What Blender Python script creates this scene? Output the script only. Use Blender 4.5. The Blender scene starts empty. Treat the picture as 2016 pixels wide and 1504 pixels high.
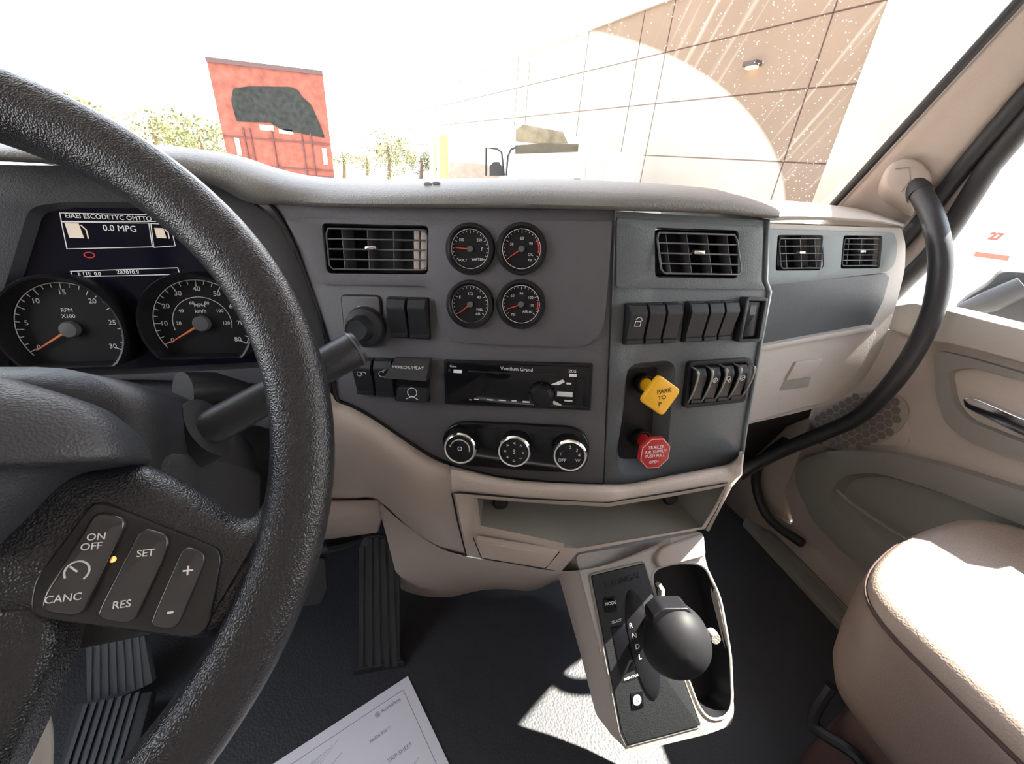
import bpy, bmesh, math, random
from mathutils import Vector, Matrix
random.seed(5)
S = bpy.context.scene
C = S.collection
# ------------------------------------------------------------------ camera
FPX = 830.0; CX, CY = 1008.0, 752.0
yaw, pit, roll = math.radians(16), math.radians(28.1), math.radians(4.7)
CAM = Vector((0, 0, 1.05))
Fw = Vector((math.sin(yaw)*math.cos(pit), math.cos(yaw)*math.cos(pit), -math.sin(pit)))
R0 = Vector((math.cos(yaw), -math.sin(yaw), 0)); U0 = R0.cross(Fw)
Rt = R0*math.cos(roll) + U0*math.sin(roll); Up = -R0*math.sin(roll) + U0*math.cos(roll)
cd = bpy.data.cameras.new('camera'); cam = bpy.data.objects.new('camera', cd); C.objects.link(cam)
cd.sensor_width = 36; cd.lens = 36*FPX/2016; cd.clip_start = 0.01; cd.clip_end = 500
m = Matrix((Rt, Up, -Fw)).transposed().to_4x4(); m.translation = CAM; cam.matrix_world = m
S.camera = cam
# ------------------------------------------------------------------ world, sun, exposure
S.view_settings.view_transform = 'Standard'; S.view_settings.look = 'None'
S.view_settings.gamma = 1; S.view_settings.use_curve_mapping = False
S.view_settings.exposure = 0.48
W = bpy.data.worlds.new('sky'); S.world = W; W.use_nodes = True
nt = W.node_tree; bg = nt.nodes['Background']
tc = nt.nodes.new('ShaderNodeTexCoord'); sp = nt.nodes.new('ShaderNodeSeparateXYZ'); cr = nt.nodes.new('ShaderNodeValToRGB')
nt.links.new(tc.outputs['Generated'], sp.inputs[0]); nt.links.new(sp.outputs['Z'], cr.inputs[0]); nt.links.new(cr.outputs[0], bg.inputs[0])
cr.color_ramp.elements[0].position = 0.0; cr.color_ramp.elements[0].color = (1, .985, .95, 1)
cr.color_ramp.elements[1].position = 0.8; cr.color_ramp.elements[1].color = (.72, .82, 1, 1)
bg.inputs[1].default_value = 4.6
sl = bpy.data.lights.new('sun', 'SUN'); sl.energy = 30; sl.angle = math.radians(.6); sl.color = (1, .95, .84)
sun = bpy.data.objects.new('sun', sl); C.objects.link(sun)
az, el = math.radians(78), math.radians(53)
sd = Vector((math.sin(az)*math.cos(el), math.cos(az)*math.cos(el), math.sin(el)))
sun.rotation_euler = sd.to_track_quat('Z', 'Y').to_euler(); sun.location = sd*20
# ------------------------------------------------------------------ helpers
def ray(px, py): return Fw + Rt*((px-CX)/FPX) - Up*((py-CY)/FPX)
def at(px, py, x=None, y=None, z=None, d=None):
    r = ray(px, py)
    if x is not None: t = (x-CAM.x)/r.x
    elif y is not None: t = (y-CAM.y)/r.y
    elif z is not None: t = (z-CAM.z)/r.z
    else: t = d
    return CAM + r*t
class Fr:                                    # a plane in the place: origin, right, up, normal
    def __init__(s, o, u, v):
        s.o = Vector(o); s.u = Vector(u).normalized(); v = Vector(v); v = v - s.u*v.dot(s.u); s.v = v.normalized(); s.n = s.u.cross(s.v)
    def P(s, a, b, n=0): return s.o + s.u*a + s.v*b + s.n*n
    def uv(s, px, py, n=0):
        r = ray(px, py); o = s.o + s.n*n; t = (o-CAM).dot(s.n)/r.dot(s.n); p = CAM + r*t - s.o
        return (p.dot(s.u), p.dot(s.v))
    def uvs(s, pts, n=0): return [s.uv(a, b, n) for a, b in pts]
    def mat(s, loc=None):
        m = Matrix((s.u, s.v, s.n)).transposed().to_4x4(); m.translation = s.o if loc is None else loc; return m
def fillet(pts, r, seg=5):
    n = len(pts); out = []
    rs = r if isinstance(r, (list, tuple)) else [r]*n
    for i in range(n):
        p = Vector(pts[i]); a = Vector(pts[i-1]); b = Vector(pts[(i+1) % n]); rr = rs[i]
        da, db = a-p, b-p; ra = min(rr, da.length*.48); rb = min(rr, db.length*.48)
        if rr <= 1e-6: out.append(tuple(p)); continue
        A = p+da.normalized()*ra; B = p+db.normalized()*rb
        for k in range(seg+1):
            t = k/seg; out.append(tuple(A*(1-t)**2 + p*2*t*(1-t) + B*t*t))
    return out
def catmull(pts, seg=8, closed=False):
    P = [Vector(p) for p in pts]; n = len(P); out = []
    rng = n if closed else n-1
    for i in range(rng):
        g = (lambda k: P[k % n]) if closed else (lambda k: P[max(0, min(n-1, k))])
        p0, p1, p2, p3 = g(i-1), g(i), g(i+1), g(i+2)
        for k in range(seg):
            t = k/seg
            out.append(.5*((2*p1) + (p2-p0)*t + (2*p0-5*p1+4*p2-p3)*t*t + (3*p1-p0-3*p2+p3)*t**3))
    if not closed: out.append(P[-1])
    return out
def rrect(cu, cv, w, h, r, seg=5):
    return fillet([(cu-w/2, cv-h/2), (cu+w/2, cv-h/2), (cu+w/2, cv+h/2), (cu-w/2, cv+h/2)], r, seg)
def circ(cu, cv, r, n=40, a0=0): return [(cu+r*math.cos(a0+2*math.pi*i/n), cv+r*math.sin(a0+2*math.pi*i/n)) for i in range(n)]
def scale_poly(pts, k, c=None):
    if c is None: c = (sum(p[0] for p in pts)/len(pts), sum(p[1] for p in pts)/len(pts))
    kx, ky = k if isinstance(k, tuple) else (k, k)
    return [(c[0]+(p[0]-c[0])*kx, c[1]+(p[1]-c[1])*ky) for p in pts]
def offset_poly(pts, d):                      # move inwards by d (d<0: outwards)
    n = len(pts); A = sum(pts[i-1][0]*pts[i][1]-pts[i][0]*pts[i-1][1] for i in range(n)); sg = 1 if A > 0 else -1
    out = []
    for i in range(n):
        a, p, b = Vector(pts[i-1]), Vector(pts[i]), Vector(pts[(i+1) % n])
        e1 = (p-a); e2 = (b-p)
        if e1.length < 1e-9 or e2.length < 1e-9: e1 = e1 if e1.length > 1e-9 else e2; e2 = e2 if e2.length > 1e-9 else e1
        n1 = Vector((-e1.y, e1.x)).normalized()*sg; n2 = Vector((-e2.y, e2.x)).normalized()*sg
        nn = (n1+n2); L = nn.length
        nn = n1 if L < 1e-6 else nn/L
        k = d/max(.5, nn.dot(n1)); out.append(tuple(p+nn*k))
    return out
class MB:                                     # collects shapes in world space, links them as ONE mesh
    def __init__(s): s.bm = bmesh.new()
    def slab(s, fr, pts, n0, n1, bevel=0, holes=(), seg=2, both=False):
        bm = bmesh.new(); es = []
        for lp in [pts]+list(holes):
            vs = [bm.verts.new(fr.P(p[0], p[1], n0)) for p in lp]
            es += [bm.edges.new((vs[i-1], vs[i])) for i in range(len(vs))]
        if holes: bmesh.ops.triangle_fill(bm, use_beauty=True, use_dissolve=False, edges=es)
        else: bm.faces.new([v for v in bm.verts])
        fs = list(bm.faces)
        r = bmesh.ops.extrude_face_region(bm, geom=fs)
        nv = [g for g in r['geom'] if isinstance(g, bmesh.types.BMVert)]
        bmesh.ops.translate(bm, verts=nv, vec=fr.n*(n1-n0))
        bmesh.ops.recalc_face_normals(bm, faces=bm.faces)
        if bevel > 0:
            nvs = set(nv); ed = []
            for e in bm.edges:
                if len(e.link_faces) == 2 and e.calc_face_angle(0) > .9 and ((e.verts[0] in nvs and e.verts[1] in nvs) or both): ed.append(e)
            bmesh.ops.bevel(bm, geom=ed, offset=bevel, segments=seg, affect='EDGES', profile=.5, clamp_overlap=True)
        s.merge(bm); return s
    def merge(s, bm):
        me = bpy.data.meshes.new('t'); bm.to_mesh(me); bm.free(); s.bm.from_mesh(me); bpy.data.meshes.remove(me)
    def grid(s, rows, closed_u=False, closed_v=False, caps=False):
        bm = bmesh.new(); V = [[bm.verts.new(p) for p in r] for r in rows]; nr = len(V); nc = len(V[0])
        for i in range(nr if closed_v else nr-1):
            for j in range(nc if closed_u else nc-1):
                q = [V[i][j], V[i][(j+1) % nc], V[(i+1) % nr][(j+1) % nc], V[(i+1) % nr][j]]
                try: bm.faces.new(q)
                except ValueError: pass
        if caps:
            bm.faces.new(V[0][::-1]); bm.faces.new(V[-1])
        bmesh.ops.recalc_face_normals(bm, faces=bm.faces)
        s.merge(bm); return s
    def loft(s, loops, caps=True): return s.grid(loops, closed_u=True, caps=caps)
    def pocket(s, fr, pts, n1, depth, inset, steps=3):      # concave recess with floor
        loops = []
        for k in range(steps+1):
            t = k/steps; pp = offset_poly(pts, inset*t)
            loops.append([fr.P(a, b, n1-depth*(t**.8 if inset else t)) for a, b in pp])
        bm = bmesh.new(); V = [[bm.verts.new(p) for p in r] for r in loops]; nc = len(V[0])
        for i in range(steps):
            for j in range(nc): bm.faces.new([V[i][j], V[i][(j+1) % nc], V[i+1][(j+1) % nc], V[i+1][j]])
        bm.faces.new(V[-1]); s.merge(bm); return s
    def tube(s, pts, r, seg=12, caps=True, flat=1.0, up=None):
        pts = [Vector(p) for p in pts]; n = len(pts); loops = []; ref = Vector(up) if up else Vector((0.01, 0.02, 1))
        prev = None
        for i, p in enumerate(pts):
            t = (pts[min(i+1, n-1)]-pts[max(i-1, 0)]).normalized()
            if prev is None:
                a = t.cross(ref)
                if a.length < 1e-4: a = t.cross(Vector((1, 0, 0)))
                a.normalize()
            else: a = (prev - t*prev.dot(t)).normalized()
            prev = a; b = t.cross(a); rr = r[i] if isinstance(r, (list, tuple)) else r
            loops.append([p + a*rr*math.cos(2*math.pi*k/seg) + b*rr*flat*math.sin(2*math.pi*k/seg) for k in range(seg)])
        return s.loft(loops, caps)
    def lathe(s, fr, cu, cv, prof, seg=40, sq=1.0):          # prof: (radius, n)
        loops = [[fr.P(cu+r*math.cos(2*math.pi*k/seg), cv+r*sq*math.sin(2*math.pi*k/seg), n) for k in range(seg)] for r, n in prof]
        return s.loft(loops, True)
    def ring(s, fr, cu, cv, prof, seg=40):                   # closed profile
        loops = [[fr.P(cu+r*math.cos(2*math.pi*k/seg), cv+r*math.sin(2*math.pi*k/seg), n) for k in range(seg)] for r, n in prof]
        return s.grid(loops, closed_u=True, closed_v=True)
    def box(s, fr, u0, u1, v0, v1, n0, n1, bevel=0): return s.slab(fr, [(u0, v0), (u1, v0), (u1, v1), (u0, v1)], n0, n1, bevel)
    def line(s, fr, pts, w, n, h=.0004):                      # thin raised strip along a polyline
        for a, b in zip(pts[:-1], pts[1:]):
            a, b = Vector(a), Vector(b); d = b-a
            if d.length < 1e-7: continue
            q = Vector((-d.y, d.x)).normalized()*w/2; e = d.normalized()*w*.3
            s.slab(fr, [tuple(a-q-e), tuple(b-q+e), tuple(b+q+e), tuple(a+q-e)], n, n+h)
        return s
    def text(s, fr, body, u, v, size, n, rot=0, h=.0003, align='CENTER', sx=1, bold=0):
        cu = bpy.data.curves.new('t', 'FONT'); cu.body = body; cu.size = size; cu.align_x = align; cu.align_y = 'CENTER'
        cu.extrude = h/2; cu.offset = bold; cu.resolution_u = 3
        o = bpy.data.objects.new('t', cu); C.objects.link(o); bpy.context.view_layer.update()
        dg = bpy.context.evaluated_depsgraph_get(); me = bpy.data.meshes.new_from_object(o.evaluated_get(dg))
        M = Matrix((fr.u, fr.v, fr.n)).transposed().to_4x4(); M.translation = fr.P(u, v, n+h/2)
        me.transform(M @ Matrix.Rotation(rot, 4, 'Z') @ Matrix.Diagonal((sx, 1, 1, 1)))
        s.bm.from_mesh(me); bpy.data.meshes.remove(me); bpy.data.objects.remove(o); bpy.data.curves.remove(cu); return s
    def build(s, name, mat, parent=None, smooth=35, sub=0, solid=0, label=None, kind=None, origin=None, weld=0, bev=0):
        if weld: bmesh.ops.remove_doubles(s.bm, verts=s.bm.verts, dist=weld)
        me = bpy.data.meshes.new(name); s.bm.to_mesh(me); s.bm.free()
        o = bpy.data.objects.new(name, me); C.objects.link(o)
        if parent is None:
            if origin is None:
                vs = [v.co for v in me.vertices]
                lo = [min(v[i] for v in vs) for i in range(3)]; hi = [max(v[i] for v in vs) for i in range(3)]
                origin = Vector(((lo[0]+hi[0])/2, (lo[1]+hi[1])/2, lo[2]))
            me.transform(Matrix.Translation(-Vector(origin))); o.location = origin
        else:
            w = WM[parent.name]; me.transform(w.inverted()); o.parent = parent
        WM[o.name] = Matrix.Translation(Vector(origin)) if parent is None else WM[parent.name]
        if smooth:
            me.polygons.foreach_set('use_smooth', [True]*len(me.polygons)); me.set_sharp_from_angle(angle=math.radians(smooth))
        mats = mat if isinstance(mat, (list, tuple)) else [mat]
        for mm in mats: me.materials.append(mm)
        if solid: md = o.modifiers.new('solid', 'SOLIDIFY'); md.thickness = solid; md.offset = -1
        if sub: md = o.modifiers.new('sub', 'SUBSURF'); md.levels = sub; md.render_levels = sub
        if bev: md = o.modifiers.new('bev', 'BEVEL'); md.width = bev; md.segments = 2; md.limit_method = 'ANGLE'
        if label: o['label'] = label
        if kind: o['kind'] = kind
        return o
WM = {}
def tag(o, label, cat, group=None, kind=None):
    o['label'] = label; o['category'] = cat
    if group: o['group'] = group
    if kind: o['kind'] = kind
    return o
def thing(name, fr_or_loc, label=None, cat=None, group=None, kind=None, at_uv=None):
    o = bpy.data.objects.new(name, None); C.objects.link(o); o.empty_display_size = .03
    if isinstance(fr_or_loc, Fr):
        f = fr_or_loc; M = f.mat(f.P(*(at_uv or (0, 0)))); o.matrix_world = M
    else: M = Matrix.Translation(Vector(fr_or_loc)); o.location = fr_or_loc
    WM[o.name] = M.copy()
    if label: o['label'] = label
    if cat: o['category'] = cat
    if group: o['group'] = group
    if kind: o['kind'] = kind
    return o
# ------------------------------------------------------------------ materials
def mat(name, col, rough=.5, metal=0, bump=0, bscale=400, spec=.5, coat=0, noise=0, nscale=8, vor=False, emit=0, trans=0, alpha=1, sheen=0):
    m = bpy.data.materials.new(name); m.use_nodes = True; t = m.node_tree; b = t.nodes['Principled BSDF']
    b.inputs['Base Color'].default_value = (*col, 1); b.inputs['Roughness'].default_value = rough; b.inputs['Metallic'].default_value = metal
    b.inputs['Specular IOR Level'].default_value = spec; b.inputs['Coat Weight'].default_value = coat
    b.inputs['Transmission Weight'].default_value = trans; b.inputs['Alpha'].default_value = alpha
    tcn = t.nodes.new('ShaderNodeTexCoord')
    if emit: b.inputs['Emission Color'].default_value = (*col, 1); b.inputs['Emission Strength'].default_value = emit
    if noise:
        n = t.nodes.new('ShaderNodeTexNoise'); n.inputs['Scale'].default_value = nscale; n.inputs['Detail'].default_value = 5
        t.links.new(tcn.outputs['Object'], n.inputs['Vector'])
        mx = t.nodes.new('ShaderNodeMix'); mx.data_type = 'RGBA'; mx.inputs[6].default_value = (*[c*(1-noise) for c in col], 1); mx.inputs[7].default_value = (*[min(1, c*(1+noise)) for c in col], 1)
        t.links.new(n.outputs['Fac'], mx.inputs[0]); t.links.new(mx.outputs[2], b.inputs['Base Color'])
    if bump:
        if vor:
            n = t.nodes.new('ShaderNodeTexVoronoi'); n.inputs['Scale'].default_value = bscale; n.feature = 'SMOOTH_F1'; out = n.outputs['Distance']
        else:
            n = t.nodes.new('ShaderNodeTexNoise'); n.inputs['Scale'].default_value = bscale; n.inputs['Detail'].default_value = 2; out = n.outputs['Fac']
        t.links.new(tcn.outputs['Object'], n.inputs['Vector'])
        bp = t.nodes.new('ShaderNodeBump'); bp.inputs['Strength'].default_value = bump; bp.inputs['Distance'].default_value = .001
        t.links.new(out, bp.inputs['Height']); t.links.new(bp.outputs[0], b.inputs['Normal'])
    return m
M = dict(
    panel=mat('charcoal grained plastic', (.092, .088, .100), .48, bump=.5, bscale=900, noise=.12, nscale=10),
    panelR=mat('slate grained plastic', (.078, .088, .098), .45, bump=.5, bscale=900, noise=.12, nscale=10),
    clus=mat('dark cluster plastic', (.055, .055, .065), .5, bump=.4, bscale=700),
    slate=mat('slate dash plastic', (.13, .155, .165), .42, bump=.4, bscale=900, noise=.1),
    beige=mat('taupe plastic', (.44, .372, .33), .5, bump=.5, bscale=700, noise=.05),
    pad=mat('grained taupe dash pad', (.19, .185, .178), .5, bump=.6, bscale=620, vor=True, noise=.06),
    beigeL=mat('pale taupe trim', (.40, .365, .335), .5, bump=.5, bscale=500, noise=.05),
    greyd=mat('mid grey door plastic', (.245, .23, .21), .45, bump=.5, bscale=700),
    black=mat('black plastic', (.010, .010, .012), .35, spec=.25, bump=.2, bscale=900),
    blackm=mat('matt black rubber', (.016, .017, .02), .62, bump=.5, bscale=500),
    switch=mat('black rocker plastic', (.017, .018, .022), .36, spec=.35, bump=.25, bscale=1200),
    knobm=mat('matt black knob', (.014, .014, .016), .55, spec=.2),
    gloss=mat('gloss black', (.006, .006, .008), .08, spec=.3),
    screen=mat('dark display screen', (.008, .008, .018), .12, spec=.2),
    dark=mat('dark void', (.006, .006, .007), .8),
    wheel=mat('black leather grain rim', (.011, .012, .017), .30, bump=.55, bscale=1150, vor=True, spec=.65),
    hub=mat('charcoal hub vinyl', (.040, .043, .053), .42, bump=.4, bscale=950, vor=True),
    pod=mat('satin black pod', (.015, .015, .018), .22),
    btn=mat('glossy black button', (.02, .02, .026), .16, coat=.8),
    chrome=mat('chrome', (.8, .8, .8), .12, metal=1),
    satin=mat('satin metal edge', (.45, .44, .42), .3, metal=.8),
    louvre=mat('vent louvre plastic', (.09, .092, .10), .35),
    rubpipe=mat('black rubber tube', (.028, .029, .034), .42, bump=.15, bscale=300),
    seal=mat('black rubber seal', (.02, .021, .024), .55, bump=.2, bscale=300),
    white=mat('white print', (.75, .75, .78), .5),
    amber=mat('cream display mark', (.8, .68, .55), .5, emit=.25),
    whitelit=mat('lit display mark', (.75, .75, .72), .5, emit=.25),
    orange=mat('orange needle', (.75, .18, .06), .4),
    redm=mat('red needle', (.7, .04, .03), .4, emit=.1),
    dial=mat('black dial face', (.014, .014, .016), .5, spec=.15),
    yellow=mat('yellow plastic', (.82, .42, .015), .35),
    red=mat('red plastic', (.42, .018, .018), .35),
    ink=mat('dark ink', (.03, .02, .01), .5),
    floor=mat('black rubber floor', (.027, .028, .033), .55, bump=.8, bscale=240, vor=True, noise=.3, nscale=3),
    sill=mat('ribbed grey sill', (.20, .18, .16), .5),
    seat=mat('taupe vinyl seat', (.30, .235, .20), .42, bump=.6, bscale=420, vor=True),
    seat_shade=mat('shaded taupe vinyl', (.17, .125, .105), .45, bump=.4, bscale=420, vor=True),
    seatb=mat('brown seat base', (.05, .025, .022), .6),
    paper=mat('white paper', (.78, .76, .82), .7, noise=.05, nscale=12),
    pink=mat('grey print', (.25, .25, .28), .6),
    honey=mat('speaker grille grey', (.32, .275, .245), .5),
    honeyd=mat('speaker grille hole', (.17, .145, .125), .6),
)
# ------------------------------------------------------------------ frames
def cdir(a, b, c): return Rt*a + Up*b + Fw*c
cR = cdir(9.65, -.514, -1); cD = cdir(0, -3.6, 1)
FC = Fr(at(1020, 758, d=.53), cR, -cD)                       # centre panel
sA = FC.P(*FC.uv(1198, 700))
FR = Fr(sA, (1, -.02, 0), FC.v)                              # right hand switch panel
FI = Fr(at(300, 600, y=.575), (1, -.03, 0), (0, .21, .98))      # instrument cluster
FP = Fr(at(1640, 560, y=.66), (1, .02, 0), (0, .10, 1))       # passenger fascia
FD = Fr((1.13, .4, .6), (0, -1, 0), (-.02, 0, 1))             # passenger door, seen from the cab
FLR = Fr((0, 0, 0), (1, 0, 0), (0, 1, 0))                     # floor
wn = Vector((-.14304, .7422, -.65474)); wc = Vector((-.27516, .20709, .90443))
FW = Fr(wc, Vector((1, 0, 0)) - wn*wn.x, (-wn).cross(Vector((1, 0, 0))))
FW = Fr(wc, FW.u, (-wn).cross(FW.u)); 
kA = at(1140, 1095, y=.42)
FK = Fr(kA, (1, 0.0, 0), (0, .20, .30))                      # shifter console face
#==BODY==

Z = Vector
def avg(a, b, t): return tuple(a[i]*(1-t)+b[i]*t for i in range(len(a)))
# ================================================================== SETTING
# floor, engine wall, roof
MB().slab(FLR, [(-1.3, -.9), (1.2, -.9), (1.2, 1.0), (-1.3, 1.0)], -.03, 0).build('floor', M['floor'], kind='structure')
MB().box(Fr((0, 1.0, 0), (1, 0, 0), (0, 0, 1)), -1.3, 1.2, -.02, .9, -.03, 0).build('wall_front', M['dark'], kind='structure')
roofm = mat('taupe headliner', (.45, .41, .37), .8)
MB().slab(Fr((0, 0, 1.84), (1, 0, 0), (0, 1, 0)), [(-1.3, -.95), (1.2, -.95), (1.2, .55), (1.0, .60), (.2, .68), (-.8, .6), (-1.3, .5)], 0, .05).build('ceiling', roofm, kind='structure')
MB().box(Fr((0, -.97, 0), (1, 0, 0), (0, 0, 1)), -1.3, 1.2, 0, 1.84, -.03, .0).build('wall_back', roofm, kind='structure')
MB().box(Fr((-1.3, 0, 0), (0, 1, 0), (0, 0, 1)), -.97, .97, 0, .82, -.04, .0).box(Fr((-1.3, 0, 0), (0, 1, 0), (0, 0, 1)), -.97, -.25, .82, 1.84, -.04, 0).build('wall_left', roofm, kind='structure')
MB().box(Fr((1.2, 0, 0), (0, 1, 0), (0, 0, 1)), -.97, -.42, .0, 1.84, -.0, .05).build('wall_rear_right', roofm, kind='structure')
MB().box(Fr((1.16, 0, 0), (0, -1, 0), (0, 0, 1)), -.36, .97, 1.56, 1.86, -.0, .08).build('trim_8', roofm, kind='structure')
MB().slab(Fr((0, 0, 1.81), (1, 0, 0), (0, 1, 0)), [(-1.2, .45), (.2, .58), (.95, .50), (.95, .88), (.2, 1.02), (-1.2, .84)], -.02, .02).build('added_visor', M['beigeL'], kind='structure')  # unseen outer visor, added to keep sun off the dash pad
# windshield: a raked, slightly wrapped pane
def wsy(x, z): return 1.12 - .78*(z-.97) - .235*max(0, abs(x-.2))**2
def glassmat(name, arc=None):
    m = bpy.data.materials.new(name); m.use_nodes = True; t = m.node_tree; t.nodes.clear()
    N = t.nodes.new; L = t.links.new
    out = N('ShaderNodeOutputMaterial'); tr = N('ShaderNodeBsdfTransparent'); gl = N('ShaderNodeBsdfGlossy'); gl.inputs['Roughness'].default_value = .02
    fr = N('ShaderNodeFresnel'); fr.inputs[0].default_value = 1.12
    mx = N('ShaderNodeMixShader'); L(fr.outputs[0], mx.inputs[0]); L(tr.outputs[0], mx.inputs[1]); L(gl.outputs[0], mx.inputs[2])
    tr.inputs[0].default_value = (.97, .98, .97, 1)
    if arc:
        (ax, az, ar) = arc
        tc = N('ShaderNodeTexCoord'); sp = N('ShaderNodeSeparateXYZ'); L(tc.outputs['Object'], sp.inputs[0])
        def mth(op, a, b=None):
            n = N('ShaderNodeMath'); n.operation = op
            for i, q in enumerate((a, b)):
                if q is None: continue
                if isinstance(q, (int, float)): n.inputs[i].default_value = q
                else: L(q, n.inputs[i])
            return n.outputs[0]
        dx = mth('SUBTRACT', sp.outputs['X'], ax); dz = mth('SUBTRACT', sp.outputs['Z'], az)
        dd = mth('SQRT', mth('ADD', mth('MULTIPLY', dx, dx), mth('MULTIPLY', mth('MULTIPLY', dz, dz), 1.6)))
        # wide smear noise
        nz = N('ShaderNodeTexNoise'); nz.inputs['Scale'].default_value = 3; L(tc.outputs['Object'], nz.inputs['Vector'])
        nz2 = N('ShaderNodeTexNoise'); nz2.inputs['Scale'].default_value = 120; L(tc.outputs['Object'], nz2.inputs['Vector'])
        mask = N('ShaderNodeMapRange'); mask.inputs[1].default_value = ar; mask.inputs[2].default_value = ar+.006; L(dd, mask.inputs[0])
        side = N('ShaderNodeMapRange'); side.interpolation_type = 'SMOOTHSTEP'; side.inputs[1].default_value = -.1; side.inputs[2].default_value = .45; L(sp.outputs['X'], side.inputs[0])
        mk2 = mth('MULTIPLY', mask.outputs[0], side.outputs[0])
        dens = mth('MULTIPLY', mk2, mth('ADD', mth('MULTIPLY', nz.outputs['Fac'], .5), .72))
        mp = N('ShaderNodeMapping'); mp.inputs['Rotation'].default_value = (0, math.radians(28), 0); mp.inputs['Scale'].default_value = (70, 1, 2.2); L(tc.outputs['Object'], mp.inputs['Vector'])
        st = N('ShaderNodeTexNoise'); st.inputs['Scale'].default_value = 1.0; st.inputs['Detail'].default_value = 2; L(mp.outputs[0], st.inputs['Vector'])
        sr = N('ShaderNodeMapRange'); sr.inputs[1].default_value = .58; sr.inputs[2].default_value = .74; sr.inputs[3].default_value = 1; sr.inputs[4].default_value = .45; L(st.outputs['Fac'], sr.inputs[0])
        dens = mth('MULTIPLY', dens, sr.outputs[0])
        col = N('ShaderNodeMix'); col.data_type = 'RGBA'; col.inputs[6].default_value = (.97, .97, .95, 1); col.inputs[7].default_value = (.50, .405, .35, 1); L(dens, col.inputs[0])
        L(col.outputs[2], tr.inputs[0])
        vo = N('ShaderNodeTexVoronoi'); vo.inputs['Scale'].default_value = 170; L(tc.outputs['Object'], vo.inputs['Vector'])
        spk = mth('MULTIPLY', mth('LESS_THAN', vo.outputs['Distance'], .15), mth('MULTIPLY', mk2, mth('GREATER_THAN', nz2.outputs['Fac'], .52)))
        df = N('ShaderNodeBsdfDiffuse'); df.inputs[0].default_value = (.85, .8, .72, 1); tl = N('ShaderNodeBsdfTranslucent'); tl.inputs[0].default_value = (.9, .86, .78, 1)
        ad = N('ShaderNodeAddShader'); L(df.outputs[0], ad.inputs[0]); L(tl.outputs[0], ad.inputs[1])
        m2 = N('ShaderNodeMixShader'); L(mth('MULTIPLY', spk, .55), m2.inputs[0]); L(mx.outputs[0], m2.inputs[1]); L(ad.outputs[0], m2.inputs[2])
        L(m2.outputs[0], out.inputs[0])
    else: L(mx.outputs[0], out.inputs[0])
    return m
rows = []
for k in range(13):
    z = .965 + (1.86-.965)*k/12; hw = 1.10-.33*(z-.965)
    rows.append([Z((.2+(-1.25 + j*(1.25+hw-.2)/28), 0, z)) for j in range(29)])
    for p in rows[-1]: p.y = wsy(p.x, p.z)
def wsp(px, py):                                # pixel ray meets the pane
    r = ray(px, py); t = .6
    for _ in range(40):
        p = CAM + r*t; t += (wsy(p.x, p.z)-p.y)/(r.y+.2)
    return CAM + r*t
import itertools
def circle3(a, b, c, kz):
    (x1, y1), (x2, y2), (x3, y3) = [(p.x, p.z*math.sqrt(kz)) for p in (a, b, c)]
    d = 2*(x1*(y2-y3)+x2*(y3-y1)+x3*(y1-y2))
    ux = ((x1*x1+y1*y1)*(y2-y3)+(x2*x2+y2*y2)*(y3-y1)+(x3*x3+y3*y3)*(y1-y2))/d
    uy = ((x1*x1+y1*y1)*(x3-x2)+(x2*x2+y2*y2)*(x1-x3)+(x3*x3+y3*y3)*(x2-x1))/d
    return ux, uy/math.sqrt(kz), math.hypot(x1-ux, y1-uy)
arc = circle3(wsp(1220, 78), wsp(1430, 185), wsp(1542, 388), 1.6)
print('ARC', arc)
MB().grid(rows).build('window_1', glassmat('windshield glass with dust outside the wiper arc', arc), kind='structure', origin=(0, 0, 0))
MB().grid([[Z((1.165, y, .80)) for y in (-.9, .0, .66)], [Z((1.12, y, 1.3)) for y in (-.9, .0, .53)], [Z((1.03, y, 1.84)) for y in (-.9, -.1, .33)]]).build('window_2', glassmat('side window glass'), kind='structure')
# ---- windscreen pillar trim with its seals
def ln(p0, p1, ext0=0, ext1=0, n=8):
    a, b = p0, p1; return [a + (b-a)*(-ext0 + (1+ext0+ext1)*k/(n-1)) for k in range(n)]
A0, A1 = at(1640, 407, x=1.06), at(2010, 2, x=.97)
B0, B1 = at(1700, 412, x=1.085), at(2016, 62, x=1.0)
C0, C1 = at(1765, 462, x=1.12), at(2016, 172, x=1.06)
e = 1.75
LA, LB, LCc = ln(A0, A1, .35, e), ln(B0, B1, .35, e), ln(C0, C1, .35, e)
back = [p + Z((.05, .03, 0)) for p in LA]; back2 = [p + Z((.07, -.0, 0)) for p in LCc]
mid = [avg(LB[i], LCc[i], .5) for i in range(8)]; mid = [Z(p)+Z((-.006, -.006, 0)) for p in mid]
MB().grid([back, LA, [Z(avg(LA[i], LB[i], .5))+Z((-.004, -.006, 0)) for i in range(8)], LB, mid, LCc, back2]).build('trim_1', M['beige'], kind='structure', sub=2, smooth=80)
MB().tube(ln(A0+Z((-.004, .0, .0)), A1+Z((-.004, 0, 0)), .0, e), .0085, 10).build('trim_2', M['seal'], kind='structure')
s0 = [at(1762, 492, x=1.12), at(1830, 415, x=1.11), at(1900, 325, x=1.095), at(1960, 255, x=1.08), at(2016, 190, x=1.07)]
s0 = [s0[0]+(s0[0]-s0[1])*1.0] + s0 + [s0[-1]+(s0[-1]-s0[-2])*8]
MB().tube(s0, .016, 12).build('trim_3', M['seal'], kind='structure')
s1 = [at(1775, 560, x=1.135), at(1835, 500, x=1.13), at(1880, 435, x=1.12), at(1945, 330, x=1.105), at(2016, 245, x=1.09)]
s1 = [s1[0]+(s1[0]-s1[1])*1.2] + s1 + [s1[-1]+(s1[-1]-s1[-2])*6]
MB().tube(s1, .019, 12).build('trim_4', M['seal'], kind='structure')
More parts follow.
